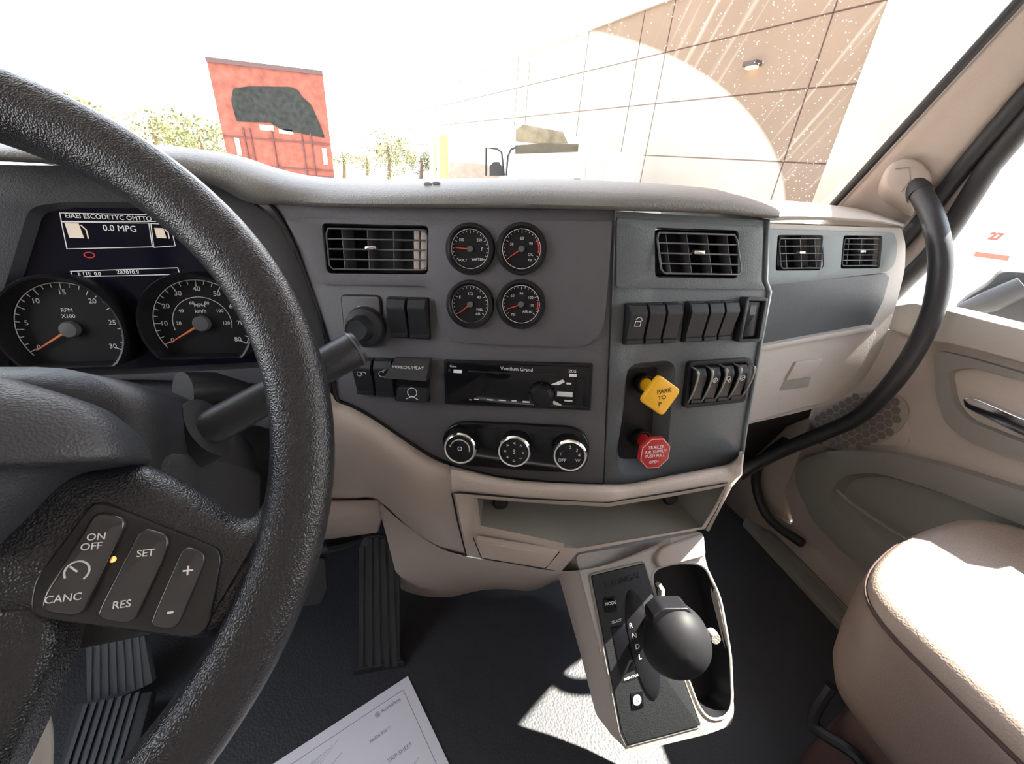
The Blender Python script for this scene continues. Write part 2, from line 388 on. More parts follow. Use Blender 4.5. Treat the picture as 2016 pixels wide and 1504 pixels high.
w0 = [at(1765, 520, x=1.15), at(1855, 440, x=1.14), at(1925, 330, x=1.125), at(2016, 222, x=1.105)]
w0 = [w0[0]+(w0[0]-w0[1])*.8] + w0 + [w0[-1]+(w0[-1]-w0[-2])*6]
w0 = [p + Z((-.022, 0, 0)) for p in w0]
w1 = [p + Z((0, -.035, -.012)) for p in w0]
MB().grid([[p+Z((.03, .03, 0)) for p in w0], w0, w1, [p+Z((.03, 0, 0)) for p in w1]]).build('trim_5', M['beige'], kind='structure', smooth=60)
# ---- passenger door
door = thing('door_1', (1.16, .3, .03), kind='structure')
body = [(-.85, -.57), (.95, -.57), (.95, .17), (.3, .2), (-.12, .205), (-.30, .16), (-.40, .0), (-.43, -.25), (-.40, -.38), (-.28, -.50)]
MB().slab(FD, fillet(body, .04), -.05, 0, .012, seg=3).build('door_panel', M['beige'], door)
belt = FD.uvs([(1742, 645), (1752, 604), (1800, 596), (1872, 612), (1950, 632), (2016, 648), (2300, 715), (2300, 800), (2016, 714), (1930, 690), (1870, 676), (1810, 668)], .03)
MB().slab(FD, fillet(belt, .008), -.03, .034, .012, seg=4).build('window_ledge', M['beigeL'], door)
hp = FD.uvs([(1838, 688), (1905, 703), (2016, 735), (2250, 800), (2250, 985), (2016, 908), (1905, 868), (1862, 835), (1843, 780)], .012)
hq = FD.uvs([(1866, 730), (1915, 722), (2016, 748), (2250, 812), (2250, 945), (2016, 872), (1908, 830), (1878, 795)], .012)
MB().slab(FD, fillet(hp, .02), 0, .014, .005, holes=[fillet(hq, .018)], seg=3).pocket(FD, fillet(hq, .018), .014, .035, .008).build('handle_surround', M['greyd'], door)
hb = MB().slab(FD, fillet(FD.uvs([(1900, 782), (1925, 784), (2016, 822), (2250, 900), (2250, 940), (2016, 856), (1925, 812), (1903, 800)], .01), .006), -.004, .018, .006, seg=3).build('door_handle', M['chrome'], door, label='chrome door handle')
sp = [FD.uv(1700+105*math.cos(t)*(1 if math.cos(t) < 0 else .85), 828+55*math.sin(t)-18*math.cos(t), .004) for t in [2*math.pi*k/36 for k in range(36)]]
pl = FD.uvs([(1560, 850), (1600, 800), (1700, 770), (1780, 790), (1792, 850), (1788, 880), (1700, 872), (1620, 862)], .002)
g = MB().slab(FD, fillet(pl, .02), 0, .003, .001).build('speaker_surround', M['beige'], door)
gr = MB().slab(FD, sp, .002, .006, .0015).build('speaker_grille', M['honey'], door)
def inside(p, poly):
    c = False; n = len(poly)
    for i in range(n):
        a, b = poly[i], poly[i-1]
        if (a[1] > p[1]) != (b[1] > p[1]) and p[0] < (b[0]-a[0])*(p[1]-a[1])/(b[1]-a[1])+a[0]: c = not c
    return c
hx = MB(); cu = sum(p[0] for p in sp)/36; cv = sum(p[1] for p in sp)/36; sc = scale_poly(sp, .93); q = .021
for i in range(-14, 15):
    for j in range(-14, 15):
        a = cu + i*q + (j % 2)*q/2; b = cv + j*q*.866
        if inside((a, b), sc): hx.slab(FD, circ(a, b, q*.51, 6, math.pi/6), .006, .0064)
hx.build('grille_hole', M['honeyd'], gr, kind='stuff')
po = FD.uvs([(1563, 945), (1572, 905), (1640, 886), (1740, 890), (1850, 915), (2016, 968), (2400, 1090), (2400, 1420), (2016, 1250), (1800, 1168), (1672, 1100), (1600, 1025)], .03)
pi = FD.uvs([(1632, 975), (1660, 935), (1730, 930), (1850, 968), (2016, 1035), (2400, 1180), (2400, 1370), (2016, 1225), (1850, 1165), (1720, 1075), (1650, 1010)], .03)
MB().slab(FD, fillet(po, .03), 0, .032, .014, holes=[fillet(pi, .03)], seg=4).pocket(FD, fillet(pi, .03), .032, .028, .012).build('door_pocket', M['greyd'], door)
rp = [FD.P(*FD.uv(a, b, .035), .035) for a, b in [(1648, 965), (1668, 985), (1720, 1022), (1800, 1070), (1900, 1120), (2000, 1160)]]
MB().tube(catmull(rp, 4), .004, 8).build('pocket_rib', M['greyd'], door)
# sill plate with ribs
sl0 = [FLR.uv(*p, .02) for p in [(1486, 1040), (1520, 1022), (1700, 1175), (1760, 1240), (1700, 1250), (1640, 1190)]]
sill = MB().slab(FLR, [(1.085, .80), (1.12, .83), (1.19, .80), (1.19, -.4), (1.085, -.4)], 0, .02, .006, seg=3)
for k in range(6): sill.slab(FLR, [(1.105+k*.011, .76), (1.110+k*.011, .76), (1.110+k*.011, -.38), (1.105+k*.011, -.38)], .019, .0235)
sill.build('trim_6', M['sill'], kind='structure')
# kick panel between floor and door, with the opening seal
kp = [[at(1455, 930, x=1.10), at(1480, 1000, x=1.12), at(1490, 1040, x=1.12)], [at(1520, 890, x=1.12), at(1512, 960, x=1.13), at(1520, 1012, x=1.13)], [at(1570, 845, x=1.14), at(1560, 920, x=1.15), at(1600, 1010, x=1.15)]]
MB().grid([[Z((1.10, .99, .75)), Z((1.10, .99, .3)), Z((1.10, .99, 0))], [Z((1.13, .80, .75)), Z((1.13, .80, .3)), Z((1.12, .80, 0))], [Z((1.17, .70, .75)), Z((1.17, .72, .3)), Z((1.17, .72, 0))]]).build('wall_right', M['beige'], kind='structure', solid=.01)
MB().tube(catmull([at(1546, 868, x=1.06), at(1500, 905, x=1.07), at(1488, 950, x=1.08), at(1503, 1003, x=1.09), at(1530, 1035, x=1.10), at(1580, 1070, x=1.11)], 6), [.014]*31).build('trim_7', M['seal'], kind='structure')

# ================================================================== DASHBOARD
dash = thing('dashboard', (.2, .7, .6), 'taupe and charcoal truck dashboard under the windshield, spanning the cab', 'dashboard')
# hidden bulk behind the fascias
MB().box(Fr((0, 0, 0), (1, 0, 0), (0, 1, 0)), -1.25, .43, .66, .99, .55, .93).build('dash_core', M['dark'], dash)
# top pad
Lp = [(-330, 300), (-150, 310), (0, 318), (150, 325), (300, 337), (420, 364), (490, 400), (560, 404), (640, 409), (900, 411), (1060, 412), (1210, 415), (1400, 420), (1510, 430), (1534, 428)]
Sp = [(-330, 262), (-150, 268), (0, 272), (150, 274), (330, 283), (450, 300), (530, 326), (620, 345), (760, 350), (960, 347), (1120, 349), (1300, 358), (1450, 374), (1520, 398), (1536, 414)]
YL = [.51, .51, .51, .515, .53, .555, .575, None, None, None, None, None, None, None, None]
rows = [[] for _ in range(9)]
for (a, b), yl in zip(zip(Lp, Sp), YL):
    if yl is None:
        F_ = FC if a[0] < 1211 else FR
        yl = F_.P(*F_.uv(a[0], a[1], .012), .012).y
    w = yl
    rows[0].append(at(*a, y=w+.05)); rows[1].append(at(*a, y=w+.004)); rows[2].append(at(*avg(a, b, .12), y=w-.006))
    rows[3].append(at(*avg(a, b, .42), y=w-.006)); rows[4].append(at(*avg(a, b, .75), y=w+.012)); rows[5].append(at(*b, y=w+.06))
    p = rows[5][-1]
    rows[6].append(p+Z((0, .06, -.006))); rows[7].append(Z((p.x, .85, p.z-.035))); rows[8].append(Z((p.x*1.0, max(.9, wsy(p.x, .97)+.02), .955)))
rows = [catmull(r, 4) for r in rows]
MB().grid(rows).build('top_pad', M['pad'], dash, smooth=80, sub=1)
# moulded mark on the pad
mk = MB(); fmk = Fr(at(842, 362, y=.548), (.93, -.35, .05), (0, .5, .9)); mk.lathe(fmk, 0, 0, [(.001, -.002), (.005, -.0005), (.004, .0006), (.001, .001)], 14, .45); mk.lathe(fmk, .010, .001, [(.001, -.002), (.005, -.0005), (.004, .0006), (.001, .001)], 14, .45)
mk.build('pad_emblem', M['pad'], dash)
# centre fascia
cOut = FC.uvs([(532, 401), (700, 406), (1000, 410), (1212, 413), (1188, 952), (1080, 947), (985, 938), (905, 919), (850, 896), (795, 861), (735, 820), (690, 795), (662, 785), (655, 720), (640, 660), (612, 580), (580, 490), (552, 430)])
v1 = fillet(FC.uvs([(636, 440), (846, 445), (844, 540), (646, 538)]), .006)
MB().slab(FC, cOut, -.012, 0, .0015, holes=[v1]).build('centre_fascia', M['panel'], dash)
cUp = FC.uvs([(560, 430), (700, 431), (1000, 434), (1206, 436), (1196, 572), (1188, 655), (1150, 683), (1000, 680), (890, 673), (862, 645), (857, 582), (838, 563), (632, 560), (600, 500)], .004)
MB().slab(FC, fillet(cUp, [.004, 0, 0, .004, .006, .02, .012, 0, .012, .02, .012, .012, .004, 0]), -.001, .004, .0018, holes=[v1], seg=3).build('raised_plate', M['panel'], dash)
# seam strip and left edge lip of the centre fascia
lip = [FC.P(*FC.uv(a, b), .001) for a, b in [(532, 401), (556, 432), (584, 490), (614, 575), (641, 655), (656, 715), (663, 785), (690, 797), (737, 823), (797, 864), (852, 899), (905, 922), (985, 941), (1080, 950), (1187, 954)]]
MB().tube(catmull(lip, 4), .0022, 8).build('fascia_edge', M['black'], dash)
# right switch panel
v2 = fillet(FR.uvs([(1286, 448), (1451, 454), (1449, 548), (1287, 546)]), .006)
valve = fillet(FR.uvs([(1234, 716), (1332, 708), (1322, 800), (1314, 890), (1296, 930), (1226, 936), (1210, 912), (1224, 820)]), .02)
rOut = FR.uvs([(1211, 415), (1509, 434), (1505, 552), (1513, 574), (1466, 842), (1459, 893), (1438, 913), (1300, 939), (1240, 952), (1188, 953)])
MB().slab(FR, fillet(rOut, [0, .004, .003, .003, .004, .01, .01, .01, .01, 0]), -.012, 0, .0015, holes=[v2, valve]).pocket(FR, valve, 0, .022, .014, 6).build('switch_fascia', M['panelR'], dash)
rUp = FR.uvs([(1215, 430), (1503, 447), (1499, 553), (1507, 570), (1214, 566)], .003)
MB().slab(FR, fillet(rUp, .003), -.001, .003, .0025, holes=[v2], seg=3).build('raised_plate', M['panelR'], dash)
edge = [FR.P(*FR.uv(a, b, .0), .0) for a, b in [(1511, 432), (1507, 552), (1515, 574), (1468, 842), (1461, 893)]]
MB().grid([[p+Z((-.002, -.003, 0)) for p in edge], [p+Z((.004, 0, 0)) for p in edge], [p+Z((.01, .25, 0)) for p in edge]]).build('side_panel', M['slate'], dash, solid=.004)
MB().tube([FR.P(*FR.uv(a, b, .001), .001) for a, b in [(1211, 416), (1200, 700), (1188, 952)]], .0013, 6).build('fascia_seam', M['black'], dash)
# instrument surround (left)
iOut = FI.uvs([(-500, 325), (-150, 322), (150, 326), (330, 338), (430, 365), (500, 402), (548, 440), (596, 530), (628, 620), (648, 710), (656, 800), (520, 756), (300, 748), (0, 746), (-500, 746)])
scr = FI.uvs([(-10, 740), (-14, 640), (30, 500), (58, 408), (120, 398), (440, 398), (505, 480), (540, 600), (545, 722), (300, 735), (120, 741)])
MB().slab(FI, iOut, -.03, 0, .004, holes=[fillet(scr, .012)]).pocket(FI, fillet(scr, .012), 0, .014, .006, 2).build('cluster_surround', M['clus'], dash)
shelf = [at(a, b, y=yy) for a, b, yy in [(-500, 746, .572), (0, 746, .575), (300, 748, .575), (520, 756, .575), (656, 800, .575)]]
MB().grid([shelf, [p+Z((0, -.055, -.012)) for p in shelf], [p+Z((0, -.058, -.03)) for p in shelf], [p+Z((0, .05, -.035)) for p in shelf]]).build('lower_ledge', M['clus'], dash, smooth=70)
# skirt under the fascia
def yB(px):
    T = [(500, .56), (640, .52), (760, .48), (890, .435), (1040, .40), (1187, .366), (1300, .362), (1470, .362)]
    for (a, ya), (b, yb) in zip(T[:-1], T[1:]):
        if px <= b: return ya+(yb-ya)*(px-a)/(b-a)
    return T[-1][1]
top = [(560, 740), (640, 765), (664, 787), (692, 799), (738, 826), (798, 867), (852, 902), (888, 917)]
bot = [(560, 985), (640, 985), (664, 985), (692, 984), (742, 983), (800, 1035), (860, 1076), (918, 1096)]
cols = []
for i, (a, b) in enumerate(zip(top, bot)):
    b_ = b
    mids = [avg(a, b, t) for t in (0, .08, .3, .6, 1)]
    if i == 7: mids = [(888, 917), (889, 930), (890, 970), (902, 1030), (918, 1096)]
    offs = [.012, -.006, -.018, -.014, .0]
    cols.append([at(*m_, y=yB(a[0])+o) for m_, o in zip(mids, offs)] + [at(*b, y=yB(a[0])+.05)])
rowsK = [catmull([c[k] for c in cols], 3) for k in range(6)]
MB().grid(rowsK).build('lower_skirt', M['beige'], dash, smooth=80, sub=1)
t2 = [(888, 917), (985, 940), (1080, 949), (1187, 953), (1240, 952), (1300, 940), (1400, 921), (1440, 912), (1462, 890)]
f2 = [(890, 970), (985, 978), (1080, 986), (1187, 991), (1240, 985), (1300, 975), (1400, 957), (1434, 951), (1458, 935)]
g2 = []
for k, (t_, o) in enumerate([(0, .012), (.12, -.008), (.5, -.016), (1, -.018)]):
    g2.append(catmull([at(*avg(a, b, t_), y=yB(a[0])+o) for a, b in zip(t2, f2)], 3))
MB().grid(g2).build('bin_header', M['beige'], dash, smooth=80)
# right side wrap of the skirt
rs_ = [[at(1462, 890, y=.374), at(1459, 905, y=.355), at(1458, 935, y=.344), at(1434, 951, y=.344), at(1389, 1041, y=.35)], [at(1466, 880, y=.44), at(1464, 905, y=.43), at(1461, 935, y=.43), at(1440, 960, y=.43), at(1396, 1046, y=.43)], ]
rs_.append([p+Z((.0, .2, 0)) for p in rs_[1]])
MB().grid(rs_).build('skirt_side', M['beige'], dash, smooth=80, solid=.004)
# storage bin
lo = [(890, 970), (1040, 983), (1197, 990), (1320, 971), (1434, 951), (1412, 1000), (1389, 1041), (1260, 1064), (1137, 1088), (1105, 1125), (1010, 1110), (918, 1094), (902, 1030)]
li = [(940, 983), (1060, 991), (1197, 998), (1320, 978), (1426, 958), (1404, 1000), (1381, 1037), (1260, 1058), (1137, 1078), (1110, 1070), (1030, 1052), (947, 1035), (943, 1008)]
Lo = [at(*p, y=yB(p[0])-.018) for p in lo]; Li = [at(*p, y=yB(p[0])-.016) for p in li]
Lm = [at(*avg(a, b, .12), y=yB(a[0])-.024) for a, b in zip(lo, li)]; Lm2 = [at(*avg(a, b, .85), y=yB(a[0])-.022) for a, b in zip(lo, li)]
MB().loft([Lo, Lm, Lm2, Li], caps=False).build('bin_frame', M['beige'], dash, smooth=50)
cI = sum(Li, Z((0, 0, 0)))/len(Li)
deep = [Z((cI.x+(p.x-cI.x)*.80, max(.5, p.y+.12), p.z*.7+.3*cI.z+.01)) for p in Li]
MB().loft([Li, [a.lerp(b, .5) for a, b in zip(Li, deep)], deep], caps=False).grid([deep, [sum(deep, Z((0, 0, 0)))/len(deep)]*len(deep)], closed_u=True).build('storage_bin', M['greyd'], dash, smooth=40)
for q_ in [(985, 990), (1320, 981)]:
    MB().lathe(Fr(at(*q_, y=yB(q_[0])+.02), (.95, -.2, 0), (0, .3, 1)), 0, 0, [(.011, -.01), (.011, .0), (.008, .003), (.001, .003)], 20).build('bin_bumper', M['black'], dash)
fT = Fr(at(1010, 1085, y=yB(1010)-.026), at(1099, 1088, y=yB(1099)-.024)-at(935, 1060, y=yB(935)-.026), (0, .05, 1))
tab = fillet(fT.uvs([(936, 1058), (1100, 1085), (1076, 1116), (950, 1096)]), .004)
MB().slab(fT, tab, -.004, .002, .0015).build('ashtray_door', M['beige'], dash)
dpt = fillet(fT.uvs([(960, 1066), (1075, 1086), (1050, 1097), (985, 1088)]), .008)
MB().slab(fT, dpt, .001, .0035, .002, seg=3).build('finger_pull', M['beige'], dash)
MB().line(fT, FT_ := fT.uvs([(932, 1058), (948, 1098), (1074, 1119)]), .0014, .0005).line(fT, fT.uvs([(1074, 1118), (1101, 1086)]), .0014, .0005).build('door_gap', M['dark'], dash)
gap = [at(a, b, y=yB(a)-.0195) for a, b in [(918, 1094), (902, 1030), (890, 972), (905, 969), (1040, 982), (1197, 990), (1320, 970), (1432, 951), (1412, 1000), (1389, 1041)]]
MB().tube(gap, .0012, 6).build('frame_gap', M['dark'], dash)
# engine tunnel below the skirt
tt = [(742, 983), (770, 1010), (800, 1035), (860, 1076), (918, 1096), (1010, 1110), (1105, 1125), (1200, 1110), (1320, 1060)]
tb = [(785, 1150), (800, 1165), (870, 1178), (945, 1162), (1000, 1160), (1050, 1163), (1105, 1140), (1200, 1120), (1320, 1090)]
yt = [.52, .50, .48, .45, .42, .40, .385, .38, .38]; yb = [.74, .735, .72, .70, .69, .68, .66, .62, .60]
g3 = []
for t_, bulge in [(0, .02), (.1, -.0), (.35, -.03), (.7, -.02), (.93, -.0), (1.0, .01)]:
    g3.append(catmull([at(*avg(a, b, t_), y=y0*(1-t_)+y1*t_+bulge) for a, b, y0, y1 in zip(tt, tb, yt, yb)], 3))
MB().grid(g3).build('tunnel_cover', M['beige'], dash, smooth=80, sub=1)
MB().grid([[at(560, 985, y=.55), at(655, 985, y=.53), at(742, 983, y=.51), at(748, 984, y=.53)], [at(560, 1020, y=.57), at(655, 1022, y=.56), at(743, 1012, y=.55), at(750, 1012, y=.62)], [at(560, 1062, y=.62), at(650, 1057, y=.62), at(736, 1046, y=.62), at(742, 1046, y=.70)]]).build('column_underpanel', M['beige'], dash, smooth=70, solid=.004)
# passenger side fascia
ptop = [(1500, 436), (1560, 433), (1640, 434), (1720, 438), (1778, 446)]
pcr = [(1500, 395), (1560, 396), (1640, 404), (1712, 414), (1784, 438)]
py_ = [.655, .655, .655, .655, .655]
r_ = [[at(*a, y=.675) for a in ptop], [at(*a, y=.652) for a in ptop], [at(*avg(a, b, .2), y=.648) for a, b in zip(ptop, pcr)], [at(*avg(a, b, .5), y=.70) for a, b in zip(ptop, pcr)]]
r_.append([at(*b, y=max(.74, min(.86, wsy(1.0, 1)-.02-.02*i))) for i, b in enumerate(pcr)])
r_.append([Z((p.x, max(p.y+.03, .98), p.z-.03)) for p in r_[-1]])
MB().grid([catmull(r, 4) for r in r_]).build('passenger_top_pad', M['beigeL'], dash, smooth=80)
bord = FP.uvs([(1500, 440), (1775, 449), (1783, 480), (1782, 530), (1762, 610), (1735, 690), (1700, 750), (1652, 792), (1560, 815), (1460, 838)], .0)
v3 = fillet(FP.uvs([(1530, 462), (1620, 463), (1614, 532), (1526, 533)], .004), .006); v4 = fillet(FP.uvs([(1660, 463), (1737, 464), (1731, 528), (1654, 529)], .004), .006)
MB().slab(FP, fillet(bord, [.004, .006, .01, .02, .03, .03, .03, .03, .02, .004]), -.11, 0, .012, holes=[v3, v4], seg=4).build('passenger_fascia', M['beigeL'], dash)
p1 = FP.uvs([(1506, 451), (1760, 458), (1766, 480), (1762, 520), (1744, 536), (1600, 553), (1500, 562)], .004)
MB().slab(FP, fillet(p1, [.002, .008, .01, .015, .015, .004, .002]), -.002, .005, .003, holes=[v3, v4], seg=3).build('vent_band', M['slate'], dash)
p2 = FP.uvs([(1506, 560), (1600, 552), (1742, 538), (1752, 545), (1740, 590), (1716, 640), (1600, 662), (1494, 682)], .003)
MB().slab(FP, fillet(p2, [.002, .002, .006, .006, .006, .006, .002, .002]), -.002, .003, .002).build('passenger_insert', M['panelR'], dash)
p3 = FP.uvs([(1492, 688), (1600, 669), (1716, 648), (1724, 656), (1690, 725), (1640, 785), (1560, 806), (1465, 832)], .006)
gb = MB().slab(FP, fillet(p3, [.002, .002, .006, .01, .02, .02, .01, .002]), -.004, .010, .006, seg=4).build('glove_box_door', M['beigeL'], dash)
lt = FP.uvs([(1566, 712), (1618, 706), (1598, 740), (1546, 748)], .012); lt2 = FP.uvs([(1546, 748), (1598, 740), (1592, 762), (1534, 770)], .011)
MB().slab(FP, fillet(lt, .002), .008, .015, .0015).build('latch', M['beigeL'], gb)
MB().slab(FP, fillet(lt2, .004), .008, .011, .001).build('latch_recess', M['greyd'], gb)
led = FP.uvs([(1494, 684), (1600, 664), (1722, 642), (1726, 652), (1600, 674), (1492, 695)], .018)
MB().slab(FP, led, 0, .016, .003).build('ledge', M['beigeL'], dash)
# fuse panel edge below glove box
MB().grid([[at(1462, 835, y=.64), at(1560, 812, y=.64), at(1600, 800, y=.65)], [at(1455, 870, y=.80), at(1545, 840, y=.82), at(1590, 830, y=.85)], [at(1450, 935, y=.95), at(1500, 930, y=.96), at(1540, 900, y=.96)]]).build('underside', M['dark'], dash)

# ---- air vents
def vent(fr, quad, label, ncol, tilt, par, nb, depth=.045, swivel=0, blank=None):
    t = thing('air_vent', fr, label, 'air vent', 'dashboard air vents', at_uv=tuple(sum(q[i] for q in quad)/4 for i in (0, 1)))
    q = fillet(quad, .006)
    MB().pocket(fr, offset_poly(q, .0005), .002, depth, .002, 3).build('vent_housing', M['black'], t)
    (ax, ay), (bx, by), (cx_, cy_), (dx, dy) = quad
    def bl(s, r, n): 
        u = (ax*(1-s)+bx*s)*(1-r)+(dx*(1-s)+cx_*s)*r; v = (ay*(1-s)+by*s)*(1-r)+(dy*(1-s)+cy_*s)*r
        return fr.P(u, v, n + swivel*r)
    g = MB()
    rim = [bl(.04, .08, .001), bl(.96, .08, .001), bl(.985, .2, .001), bl(.985, .84, .001), bl(.95, .92, .001), bl(.05, .92, .001), bl(.015, .84, .001), bl(.015, .2, .001), bl(.04, .08, .001)]
    g.tube(rim, .0011, 8)
    for k in range(1, nb):
        r = .08+.84*k/nb; g.tube([bl(.02, r, .0), bl(.98, r, 0)], .0010, 8)
    g.build('louvre', M['louvre'], t)
    g = MB()
    for k in range(ncol):
        s = (k+.6)/ncol
        loop = [[bl(s+dx2, .08, n) for n, dx2 in ((-.004, -.004), (-.004, .004), (-.026, .004+tilt), (-.026, -.004+tilt))], [bl(s+dx2, .92, n) for n, dx2 in ((-.004, -.004), (-.004, .004), (-.026, .004+tilt), (-.026, -.004+tilt))]]
        g.loft(loop)
    g.build('vane', M['louvre'], t)
    c = bl(.46, .47, .004); 
    g = MB(); f2 = Fr(c, fr.u, fr.v); g.slab(f2, rrect(0, 0, .014, .005, .002), -.004, .003, .0015).build('vane_tab', M['chrome'], t, label='silver tab')
    if blank:
        g = MB()
        for i in range(2):
            for j in range(4):
                f3 = Fr(bl(.875+.065*i, .17+.215*j, -.004), fr.u, fr.v); g.slab(f3, rrect(0, 0, .0080, .0118, .0022), -.006, 0, .0015)
        g.build('blank_insert', M['beige'], t, label='pale ribbed insert')
    return t
vent(FC, FC.uvs([(638, 442), (845, 446), (843, 539), (648, 537)]), 'wide air vent left of the four round gauges', 4, .03, dash, 4, blank=1)
vent(FR, FR.uvs([(1288, 450), (1450, 455), (1448, 547), (1289, 545)]), 'wide air vent above the rocker switches on the right switch panel, louvres tilted down', 4, .03, dash, 4, swivel=.012)
vent(FP, FP.uvs([(1531, 464), (1619, 464), (1613, 531), (1527, 532)]), 'small square air vent on the passenger fascia, nearer the switch panel', 3, .05, dash, 4, swivel=.010)
vent(FP, FP.uvs([(1661, 464), (1736, 465), (1730, 527), (1655, 528)]), 'small square air vent at the far right end of the passenger fascia', 3, .05, dash, 5, swivel=.0)

# ---- four small round gauges
def gauge(px, py, label, ang, marks, red=None, warm=False):
    n0 = .004; u, v = FC.uv(px, py, .010)
    t = thing('round_gauge', FC, label, 'gauge', 'small round gauges on the centre fascia', at_uv=(u, v)); r = .0278
    MB().ring(FC, u, v, [(r+.0012, n0-.002), (r+.0012, n0+.003), (r, n0+.0065), (r-.003, n0+.007), (r-.0052, n0+.0045), (r-.0062, n0+.001), (r-.0062, n0-.002)], 48).build('bezel', M['black'], t)
    MB().lathe(FC, u, v, [(r-.0055, n0-.001), (r-.0055, n0+.0006)], 40).build('dial', M['dial'], t)
    MB().ring(FC, u, v, [(r-.0056, n0+.0020), (r-.0056, n0+.0026), (r-.0063, n0+.0026), (r-.0063, n0+.0020)], 48).build('inner_rim', M['chrome'], t)
    g = MB()
    for k in range(21):
        a = math.radians(215-250*k/20); c_, s_ = math.cos(a), math.sin(a); L_ = .0030 if k % 5 == 0 else .0014
        g.line(FC, [(u+c_*(r-.0072), v+s_*(r-.0072)), (u+c_*(r-.0072-L_), v+s_*(r-.0072-L_))], .0005, n0+.0006, .0002)
    for tx, du, dv, sz in marks: g.text(FC, tx, u+du, v+dv, sz, n0+.0006)
    g.build('dial_marking', M['white'], t, smooth=0)
    if red:
        a0, a1 = red
        MB().line(FC, [(u+math.cos(math.radians(a))*(r-.008), v+math.sin(math.radians(a))*(r-.008)) for a in range(a0, a1, 6)], .0014, n0+.0007, .0002).build('red_band', M['redm'], t, label='red warning band')
    a = math.radians(ang); c_, s_ = math.cos(a), math.sin(a)
    MB().slab(FC, [(u-c_*.004-s_*.0007, v-s_*.004+c_*.0007), (u+c_*.017-s_*.0003, v+s_*.017+c_*.0003), (u+c_*.017+s_*.0003, v+s_*.017-c_*.0003), (u-c_*.004+s_*.0007, v-s_*.004-c_*.0007)], n0+.0018, n0+.0024).build('needle', M['redm'], t)
    MB().lathe(FC, u, v, [(.0036, n0+.001), (.0036, n0+.0028), (.003, n0+.0034), (.001, n0+.0035)], 24).build('needle_hub', M['louvre'], t)
gauge(924, 490, 'small round gauge, upper left of the four, needle lying level to the left', 176, [('150', -.0105, .010, .0042), ('250', .0105, .010, .0042), ('VOLT', -.009, -.0125, .0042), ('WATER', .0085, -.0115, .0042), ('F', .014, 0, .005)])
gauge(1026, 490, 'small round gauge, upper right of the four, needle low left and red band at right', 214, [('60', 0, .0115, .0045), ('30', -.0115, .005, .0042), ('90', .0105, .006, .0042), ('OIL', .0105, -.006, .0040), ('PSI', .010, -.012, .0040)], red=(-10, 38))
gauge(924, 600, 'small round gauge, lower left of the four, above the radio, needle low left', 218, [('1/2', 0, .0125, .0050), ('E', -.0125, .008, .0050), ('FUEL', .0115, -.006, .0038), ('AIR', .0095, -.011, .0038), ('40', .0105, .0085, .0045)])
gauge(1025, 600, 'small round gauge, lower right of the four, needle just below level at left', 200, [('60', -.0105, .0095, .0045), ('90', 0, .0125, .0045), ('120', .011, .008, .0042), ('150', .0125, -.001, .0036), ('PSI', -.009, -.0125, .0042), ('AIR #2', .008, -.0085, .0042)], red=(-15, 15))

# ---- rocker switches
def rocker(fr, quad, label, group, n0=0, ridge=.78, h=.014, icon=None, name='rocker_switch', bezel=True, iconv=.55):
    tl, tr, br, bl_ = [Z(p) for p in quad]
    cen = (tl+tr+br+bl_)/4
    t = thing(name, fr, label, 'switch', group, at_uv=tuple(cen))
    if bezel: MB().slab(fr, fillet([tuple(p) for p in (bl_, br, tr, tl)], .002), n0-.002, n0+.0035, .0012).build('bezel', M['black'], t)
    prof = [(0.03, .0), (.03, h*.62), (.05, h*.74), (ridge*.0+.20, h*.98), (.24, h*1.02), (.30, h*.98), (.86, h*.5), (.88, h*.62), (.955, h*.60), (.97, h*.4), (.97, .0)]
    a = .05; g = MB(); loops = []
    for s, kk in ((a, .86), (a+.025, 1), (.5, 1.0), (1-a-.025, 1), (1-a, .86)):
        loops.append([fr.P(*(tl.lerp(tr, s)).lerp(bl_.lerp(br, s), r), n0+n*kk) for r, n in prof])
    g.grid(loops, closed_u=True, caps=True).build('rocker', M['switch'], t, smooth=30)
    if icon:
        p = tl.lerp(tr, .5).lerp(bl_.lerp(br, .5), iconv); nn = n0 + h*(.98 - .48*(iconv-.3)/.56) if iconv > .3 else n0+h
        f2 = Fr(fr.P(p.x, p.y, nn+.0006), fr.u, fr.v*1.0 - fr.n*-(h*.48/.56/max(.001, (tl-bl_).length)))
        g = MB()
        for kind in icon:
            k, *a_ = kind
            if k == 't': g.text(f2, a_[0], a_[1], a_[2], a_[3], 0)
            elif k == 'l': g.line(f2, a_[0], .0007, 0, .0003)
            elif k == 'c': g.line(f2, [(a_[0]+a_[2]*math.cos(x_*.35+a_[3]), a_[1]+a_[2]*math.sin(x_*.35+a_[3])) for x_ in range(int(a_[4]))], .0007, 0, .0003)
        g.build('icon', M['white'], t, smooth=0)
    return t
Cq = lambda *p: FC.uvs(p, .004)
gA = 'pair of rocker switches beside the round dimmer knob'
rocker(FC, Cq((761, 584), (803, 585), (807, 667), (769, 665)), 'blank black rocker switch, left one of the pair beside the dimmer knob', gA)
rocker(FC, Cq((803, 585), (843, 586), (847, 669), (807, 667)), 'blank black rocker switch, right one of the pair beside the dimmer knob', gA)
gB = 'switches at the lower left of the centre fascia'
rocker(FC, Cq((694, 703), (737, 705), (741, 780), (704, 777)), 'black rocker switch with a lamp symbol, half hidden by the stalk tip', gB, icon=[('c', -.003, 0, .003, 0, 19), ('c', .003, 0, .003, 0, 12)], iconv=.38)
rocker(FC, Cq((737, 705), (776, 706), (780, 782), (741, 780)), 'black rocker switch with a swirl symbol, left of the hooded switch', gB, icon=[('c', 0, -.001, .004, .8, 14), ('l', [(.001, .003), (.006, .006)])], iconv=.34)
